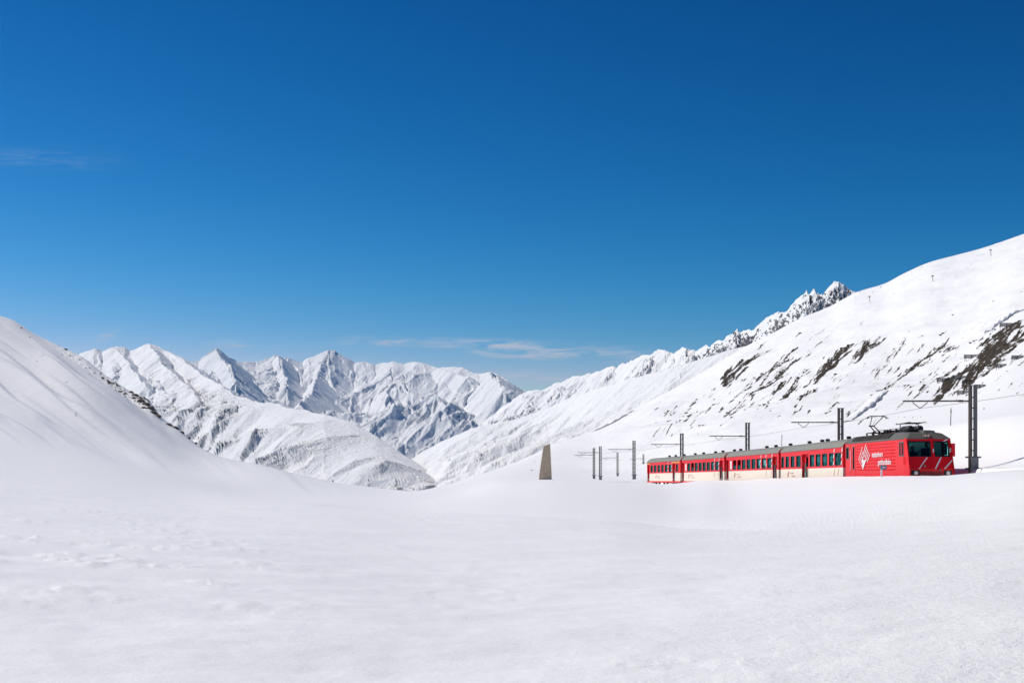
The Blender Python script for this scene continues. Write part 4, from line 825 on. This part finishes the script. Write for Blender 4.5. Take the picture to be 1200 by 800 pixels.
for y_, zz, lab, ln__ in ((.18, 2.20, 'person in dark clothes sitting upright behind the middle of the locomotive windscreen', .06), (-.62, 1.98, 'person in dark clothes sitting lower at the side window of the cab', -.12)):
    p_ = Mw @ Vector((5.28, y_, zz)); cab_person(p_, lab, ln__, 0)
    stl = thing('driver_seat', 'black seat under the ' + ('upright' if y_ > 0 else 'lower') + ' person in the locomotive cab', 'seat', Mw @ Vector((5.28, y_, 1.05)), rot)
    m2 = MB(); m2.box(-.22, .28, -.24, .24, zz - 1.05 - .20, zz - 1.05 - .10, BLACK); m2.build('cushion', stl, bevel=.03); m2 = MB(); m2.box(-.30, -.20, -.22, .22, zz - 1.15, zz - .62, BLACK); m2.build('backrest', stl, bevel=.03); m2 = MB(); m2.tube([(0, 0, 0), (0, 0, zz - 1.24)], .05, DARK); m2.build('post', stl)

# ------------------------------------------------------------------ track
rails = thing('railway_track', 'pair of steel rails on timber sleepers under the train', 'railway track', (0, 0, 0)); del rails['label'], rails['category']; rails['kind'] = 'structure'
for s in (-.5, .5):
    mb = MB(); mb.tube([(float(tx(d)) + s, float(d), float(tz(d)) - .05) for d in np.arange(30, 200, 3.)], .05, RAILM, 6); mb.build('rail', rails)

# ------------------------------------------------------------------ overhead line masts
def mast_mesh(root, top, foot, armz, arml, big):
    w = .09
    for s, m_ in ((-1, MASTM), (1, plain('grey_mast_steel', (.12, .12, .122), .6, metal=.1, var=.3))):
        mb = MB(); mb.box(s * .145 - w, s * .145 + w, -.09, .09, -1.2, top, m_); mb.build('post', root)
    for z in np.arange(foot + .35, top - .1, .62):
        mb = MB(); mb.box(-.06, .06, -.03, .03, z, z + .07, MASTM); mb.build('batten', root)
    cp_ = MB(); cp_.box(-.28, .28, -.11, .11, top, top + .05, STEEL); cp_.build('cap', root)
    ft = MB(); ft.box(-.15, .29, -.16, .16, -1.2, foot, CONC); ft.build('foot', root, bevel=.02)
    cb = MB(); cb.box(-.42, .46, -.06, .06, foot - .06, foot + .04, STEEL); cb.build('clamp_bar', root)
    if big: cb = MB(); cb.box(-.42, .46, -.06, .06, .02, .12, DARK); cb.build('clamp_bar', root)
    ar = MB(); ar.tube([(-.2, 0, armz), (-arml, 0, armz)], .045, MASTM, 8); ao = ar.build('arm', root)
    ins = MB(); xs_ = [-.55, -.6, -.65, -.7, -.75, -.8, -.85]; ins.tube([(x, 0, armz) for x in xs_], [.05, .09, .05, .09, .05, .09, .05], plain('brown_insulator', (.06, .03, .025), .3), 8); ins.build('insulator', ao)
    vb = MB(); xc = -arml + 1.0; vb.tube([(xc - .42, 0, armz), (xc - .40, 0, armz - .12), (xc, 0, armz - .42), (xc + .40, 0, armz - .12), (xc + .42, 0, armz)], .028, MASTM, 6); vb.build('steady_bracket', ao)
    return xc
MASTS = [(42.5, 0), (72.4, 1140), (101.3, 985), (132.3, 876), (162, 799), (192, 743), (222, 703.5), (252, 696), (312, 723.7), (372, 754)]
LAB = ['twin post mast beside the line ahead of the train', 'tall twin post mast with long bracket arm standing just beyond the locomotive front', 'twin post mast rising behind the joint of locomotive and first coach', 'twin post mast rising behind the roof of the second coach',
       'twin post mast rising behind the roof of the last coach', 'twin post mast standing in open snow just past the last coach', 'taller of two close masts standing together past the last coach', 'shorter of two close masts, nearer the concrete pillar', 'short far mast between the close pair and the mast past the last coach', 'farthest short mast seen beside the end of the last coach']
TOPY = {1140: 452, 985: 478.5, 876: 495.5, 799: 508, 743: 516.5, 703.5: 523, 696: 525, 723.7: 530, 754: 532}
CW = []
for (d, px), lab in zip(MASTS, LAB):
    x = float(tx(d)) + 2.6 if not px else (px - PX0) / F * d
    zr = float(tz(d)); gz = ground_z(x, d); i_d = d
    base = gz - .05; top = zr + 6.35 - base
    if px: top = (HY - TOPY[px]) / F * d - base
    ah = zr + 5.42 - base
    if d > 230: ah = top - 1.35
    r_ = thing('catenary_mast', lab, 'mast', (x, d, base), (0, 0, math.radians(random.uniform(-3, 3))), 'masts of the overhead line')
    big = px == 1140; xc = mast_mesh(r_, top, .75 if top > 3 else .4, ah, min(4.1, 2.6 + 1.45), big)
    CW.append(Vector((x + xc, d, base + ah - .42)))
wires = tag(bpy.data.objects.new('contact_wire', None), 'thin contact wire strung over the track from mast bracket to mast bracket', 'overhead wire'); COL.objects.link(wires)
for A, B in zip(CW[:-1], CW[1:]):
    mb = MB(); mb.tube([A + (B - A) * t - Vector((0, 0, .10 * 4 * t * (1 - t))) for t in np.linspace(0, 1, 9)], (.010 if A.y < 200 else .016), WIREM, 5); mb.build('wire_span', wires)

# ------------------------------------------------------------------ concrete pillar, sign, stakes, pylons, barriers, rocks
p_ = hit(639, 561.6); d = p_.y; k = d / F
pil = thing('concrete_pillar', 'lone tapered concrete pillar with a slanted top standing in the snow', 'pillar', p_)
CP = plain('board_marked_concrete', (.54, .43, .30), .9, var=.4, scale=2.5, bump=.03)
def edge(t): return (-8.0 + 6.2 * t) * k, (7.6 - 1.9 * t) * k           # left and right edge at height fraction t
n_l = 6; H = 41.5 * k
for i in range(n_l):
    t0, t1 = i / n_l, (i + 1) / n_l; z0 = -1.0 if i == 0 else t0 * H + .03; z1 = t1 * H
    (a0, b0), (a1, b1) = edge(t0), edge(t1); th0, th1 = .75 - .3 * t0, .75 - .3 * t1; mb = MB(); tl = 0.0
    if i == n_l - 1: tl = 2.2 * k
    mb.hexa([(a0, -th0, z0), (b0, -th0, z0), (b0, th0, z0), (a0, th0, z0), (a1, -th1, z1 - tl), (b1, -th1, z1 + tl * .15), (b1, th1, z1 + tl * .15), (a1, th1, z1 - tl)], CP); mb.build('concrete_lift', pil, bevel=.03)
    if i: mb = MB(); mb.box(a0 + .05, b0 - .05, -th0 + .05, th0 - .05, t0 * H - .05, z0 + .05, CP); mb.build('joint', pil)
p_ = Vector(((1033 - PX0) / F * 73.4, 73.4, 0)); p_.z = ground_z(p_.x, p_.y)
sg_ = thing('track_sign', 'small white post with a teal plate in the snow beside the locomotive', 'sign', p_)
mb = MB(); mb.box(-.055, .055, -.02, .02, -.5, .66, WHITE); mb.build('post', sg_)
mb = MB(); mb.box(-.08, .30, -.045, -.022, .44, .68, TEAL); pl_ = mb.build('plate', sg_, bevel=.008)
mb = MB(); mb.box(.03, .22, -.052, -.044, .52, .60, WHITE); mb.build('plate_mark', pl_)
for px, y0, y1, lab in ((1114, 498, 477, 'tall thin dark snow stake on the bank near the tall mast'), (916, 522, 508, 'thin snow stake on the bank above the joint of two coaches'), (89, 487, 482, 'small marker stake alone on the left snow slope')):
    p_ = hit(px, y0 + .5, 80); hgt = (y0 - y1) / F * p_.y; st = thing('snow_stake', lab, 'stake', p_, (0, math.radians(1.5), 0))
    mb = MB(); r_ = max(.035, .34 * p_.y / F); mb.tube([(0, 0, -.4), (0, 0, hgt)], [r_, r_ * .8], BLACK, 6); mb.build('pole', st)
    mb = MB(); mb.tube([(0, 0, hgt * .72), (0, 0, hgt * .86)], r_ * 1.35, DARK if px > 100 else ROCKM, 6); mb.build('band', st)
for px, y0, y1, lab in ((1019.5, 354, 347, 'small ski lift pylon lowest on the right ridge'), (1093.5, 330, 323, 'small ski lift pylon halfway up the right ridge'), (1161.5, 300, 292.5, 'small ski lift pylon highest on the right ridge')):
    p_ = hit(px, y0, 200); hgt = (y0 - y1) / F * p_.y; pt = thing('ski_lift_pylon', lab, 'pylon', p_, (0, math.radians(-6), 0), 'ski lift pylons on the ridge')
    mb = MB(); mb.tube([(0, 0, -.5), (0, 0, hgt)], [.22, .15], STEEL, 8); mb.build('mast', pt)
    mb = MB(); mb.box(-.6, .6, -.12, .12, hgt - .12, hgt + .12, DARK); mb.build('crossarm', pt)
    for s in (-.5, .5): mb = MB(); mb.tube([(s, -.12, hgt - .3), (s, .12, hgt - .3)], .3, DARK, 10); mb.build('sheave', pt)
BAR = [(1138, 420, 17, 'snow barrier at the upper left edge of the big bare patch'), (1104, 447.5, 13, 'snow barrier farthest left below the big bare patch'), (1123, 445, 15, 'dark snow barrier in the lower bare patch'), (1132, 449.5, 12, 'snow barrier right of the dark one in the lower bare patch'), (1128, 462, 14, 'lowest snow barrier beside the tip of the bare patch'),
       (1147, 455, 12, 'snow barrier level with the top of the tall mast'), (1172, 431, 12, 'snow barrier at the lower right edge of the big bare patch'), (1191, 421, 15, 'snow barrier at the right end of the big bare patch'), (1179, 383, 17, 'snow barrier highest on the slope under the cornice')]
for px, py, wpx, lab in BAR:
    p_ = hit(px, py, 120); kk = p_.y / F; wd = wpx * kk; hh = 4.6 * kk
    b_ = thing('avalanche_barrier', lab, 'snow barrier', p_, (0, 0, math.radians(random.uniform(-10, 14))), 'snow barriers on the right slope')
    for i in range(3):
        x = (-.42 + .42 * i) * wd; mb = MB(); mb.tube([(x, .1, -1.2), (x + .1, -.35, hh)], .09, WOOD, 6); mb.build('post', b_)
        mb = MB(); mb.tube([(x + .07, -.28, hh * .8), (x + .3, -1.4, -1.0)], .07, WOOD, 6); mb.build('prop', b_)
    for i in range(4):
        t = i / 4; mb = MB(); z = hh * (t + .05); y_ = .1 - .42 * t - .12
        mb.hexa([(-wd / 2, y_ - .05, z), (wd / 2 + .2, y_ - .05, z), (wd / 2 + .2, y_ + .05, z), (-wd / 2, y_ + .05, z), (-wd / 2 + .1, y_ - .1, z + hh * .2), (wd / 2 + .3, y_ - .1, z + hh * .2), (wd / 2 + .3, y_, z + hh * .2), (-wd / 2 + .1, y_, z + hh * .2)], WOOD); mb.build('beam', b_)
SNOWC = plain('fresh_snow_cap', (.88, .89, .90), .6, var=.02)
# boulders
def boulder_mesh(seed):
    import bmesh
    bm = bmesh.new(); bmesh.ops.create_icosphere(bm, subdivisions=2, radius=1); r = random.Random(seed)
    offs = [(Vector((r.uniform(-1, 1), r.uniform(-1, 1), r.uniform(-1, 1))).normalized(), r.uniform(.55, .95)) for _ in range(9)]
    for v in bm.verts:
        for n_, k_ in offs:
            e = v.co.dot(n_) - k_
            if e > 0: v.co -= n_ * e * .9
        v.co.x *= 1.25; v.co.z *= .8; v.co += Vector((r.uniform(-.05, .05), r.uniform(-.05, .05), r.uniform(-.05, .05)))
    me = bpy.data.meshes.new('boulder'); bm.to_mesh(me); bm.free(); me.materials.append(ROCKM); return me
BM_ = [boulder_mesh(s) for s in range(5)]
def boulder(px, py, size, lab, grp, dmin=80):
    p_ = hit(px, py, dmin); r_ = max(size * p_.y / F / 2, .12); o = bpy.data.objects.new('boulder', random.choice(BM_)); COL.objects.link(o); o.location = p_
    o.scale = (r_, r_, r_ * random.uniform(.6, .9)); o.rotation_euler = (random.uniform(-.3, .3), random.uniform(-.3, .3), random.uniform(0, 6)); tag(o, lab, 'boulder', grp)
RB = [(1164.5, 353, 3.2), (1117, 369, 3.5), (1197, 342, 2.5), (1081, 313, 1.6), (1078, 328, 1.3), (1048, 344, 1.4), (1138, 310, 1.5), (1133, 346, 1.3), (1114, 363, 1.3), (1153.5, 479, 3.4), (1053, 489, 1.6), (1060, 488.5, 1.8), (1070, 489, 2.2), (1079, 488.5, 1.6), (1150, 378, 1.4), (1140, 385, 1.6), (1128, 396, 1.5), (1125, 387, 1.2),
      (837, 468, 3.0), (804, 484, 4.2), (801, 488, 2.6), (862, 478, 2.2), (838, 457, 1.8), (888, 479, 2.4), (903, 481.5, 2.0), (818, 508, 1.6), (905, 506, 1.4), (843, 521, 1.3), (623, 551, 2.4), (626.5, 540.5, 1.5), (648, 563, 1.0), (1003, 349, 1.5), (1032, 336.5, 2.0), (1023, 342, 1.6), (1008, 341.8, 1.8), (960, 425, 1.2), (968, 452, 1.5), (975, 455, 1.3), (1086, 420, 2.0)]
SPECIAL = {(1164.5, 353): 'brown boulder alone high on the smooth right slope', (1117, 369): 'long low rock above the upper bare streaks of the right hill', (1153.5, 479): 'dark rock in clean snow beside the tall mast', (804, 484): 'biggest dark rock above the roof of the last coaches',
           (837, 468): 'dark rock below the leftmost bare patch of the right hill', (623, 551): 'small dark rock beside the concrete pillar', (1197, 342): 'small rock right of the brown boulder high on the slope'}
for q in RB:
    if q[:2] in SPECIAL: lab, grp = SPECIAL[q[:2]], 'boulders on the right hill'
    elif q[1] < 350: lab, grp = 'tiny dark stone near the ski lift pylons on the right ridge', 'stones near the ski lift pylons'
    elif 486 < q[1] < 490 and q[0] > 1000: lab, grp = 'small stone in the row of stones behind the locomotive roof', 'stones in a row behind the locomotive'
    elif q[0] > 1080: lab, grp = 'small dark stone on the snow above the big bare patch', 'stones above the big bare patch'
    elif q[0] > 940: lab, grp = 'small stone among the bare streaks in the middle of the right hill', 'stones among the bare streaks'
    elif q[0] > 700: lab, grp = 'small dark stone on the snow slope above the coaches', 'stones above the coaches'
    else: lab, grp = 'tiny stone on the snow around the concrete pillar', 'stones around the concrete pillar'
    boulder(*q, lab, grp, 90)
LB = [(77, 409.5, 4.2), (69, 405, 1.8), (73, 416, 1.5), (83, 417, 1.6), (100, 431.5, 2.6), (105, 430.5, 2.2), (110.5, 437, 2.6), (105, 438, 1.4), (118, 437, 2.2), (120.5, 443, 3.0), (126, 446, 3.0), (128, 449, 2.4), (139, 452, 3.2), (141, 456, 2.6), (154, 460, 4.0), (158, 464, 5.0), (166, 471, 5.5), (171, 474, 6), (176, 479, 6.0), (181, 484, 6.0), (185, 487.5, 5.0), (198, 498, 4.5), (205, 501.5, 4.5), (213, 507, 3.6), (221, 513.5, 3.2), (229, 519.5, 2.8), (51, 416, 1.6), (43, 423.5, 2.0), (48, 417.5, 1.3), (25, 384.5, 2.4), (35, 395, 2.0), (78, 448, 1.8), (156, 467, 3.5), (168, 478, 3.5)]
for q in LB:
    if q[:2] == (77, 409.5): lab, grp = 'lone dark block standing on the skyline of the left hill', 'rocks on the left hill'
    elif q[0] > 190: lab, grp = 'dark rock at the low tip of the left hill crag', 'rocks at the tip of the crag'
    elif q[0] > 150: lab, grp = 'dark rock crowded in the crag on the left hill rim', 'rocks of the left hill crag'
    elif q[0] > 95: lab, grp = 'small dark rock scattered on the rim above the left hill crag', 'rocks scattered above the crag'
    else: lab, grp = 'small stone on the upper snow of the left hill', 'stones on the upper left hill'
    boulder(q[0], q[1], q[2] * (1.9 if q[0] > 145 else 1.15), lab, grp, 120)

# loose stones and tussocks that break up the bare patches of the right hill
cand = np.argwhere((rock > .55) & (D > 150) & (D < 1000) & (PXG > 780) & (PXG < 1215)); rs_ = random.Random(11)
ico = [(0, 0, 1), (.89, 0, .45), (.28, .85, .45), (-.72, .53, .45), (-.72, -.53, .45), (.28, -.85, .45), (.72, .53, -.45), (-.28, .85, -.45), (-.89, 0, -.45), (-.28, -.85, -.45), (.72, -.53, -.45), (0, 0, -1)]
icf = [(0, 1, 2), (0, 2, 3), (0, 3, 4), (0, 4, 5), (0, 5, 1), (1, 6, 2), (2, 7, 3), (3, 8, 4), (4, 9, 5), (5, 10, 1), (6, 7, 2), (7, 8, 3), (8, 9, 4), (9, 10, 5), (10, 6, 1), (11, 7, 6), (11, 8, 7), (11, 9, 8), (11, 10, 9), (11, 6, 10)]
mb = MB(); TUFT = plain('brown_tussock', (.085, .062, .030), .95, var=.4, scale=1.0)
for k in rs_.sample(range(len(cand)), min(2600, len(cand))):
    r_, c_ = cand[k]; d_ = float(D[r_, c_]); q = (float(X[r_, c_]), float(Y[r_, c_]), float(Z[r_, c_])); sz = rs_.uniform(.5, 1.5)**2 * d_ / F * .75; mi = mb.m(ROCKM if rs_.random() < .55 else TUFT); k0 = len(mb.v)
    sx_, sy_, sz_ = sz * rs_.uniform(.7, 1.5), sz * rs_.uniform(.7, 1.5), sz * rs_.uniform(.5, 1.1)
    mb.v += [(q[0] + a_ * sx_ * rs_.uniform(.75, 1.2), q[1] + b_ * sy_ * rs_.uniform(.75, 1.2), q[2] + e_ * sz_ * rs_.uniform(.75, 1.2)) for a_, b_, e_ in ico]
    mb.f += [tuple(k0 + j for j in f_) for f_ in icf]; mb.mi += [mi] * 20
rb_ = mb.build('rubble'); rb_['kind'] = 'stuff'; rb_['label'] = 'loose dark stones and brown tussocks on the bare patches of the right hill'; rb_['category'] = 'rubble'

# ------------------------------------------------------------------ air
m, t, out = mat_base('clear_mountain_air')
pv = node(t, 'ShaderNodeVolumePrincipled', ins={'Color': (.06, .46, 1.0, 1), 'Density': 2.2e-5, 'Anisotropy': 0.1})
t.links.new(pv.outputs[0], out.inputs['Volume'])
mb = MB(); mb.box(-9000, 12000, -400, 15500, -2600, 1500, m); hz = mb.build('haze'); hz['kind'] = 'stuff'
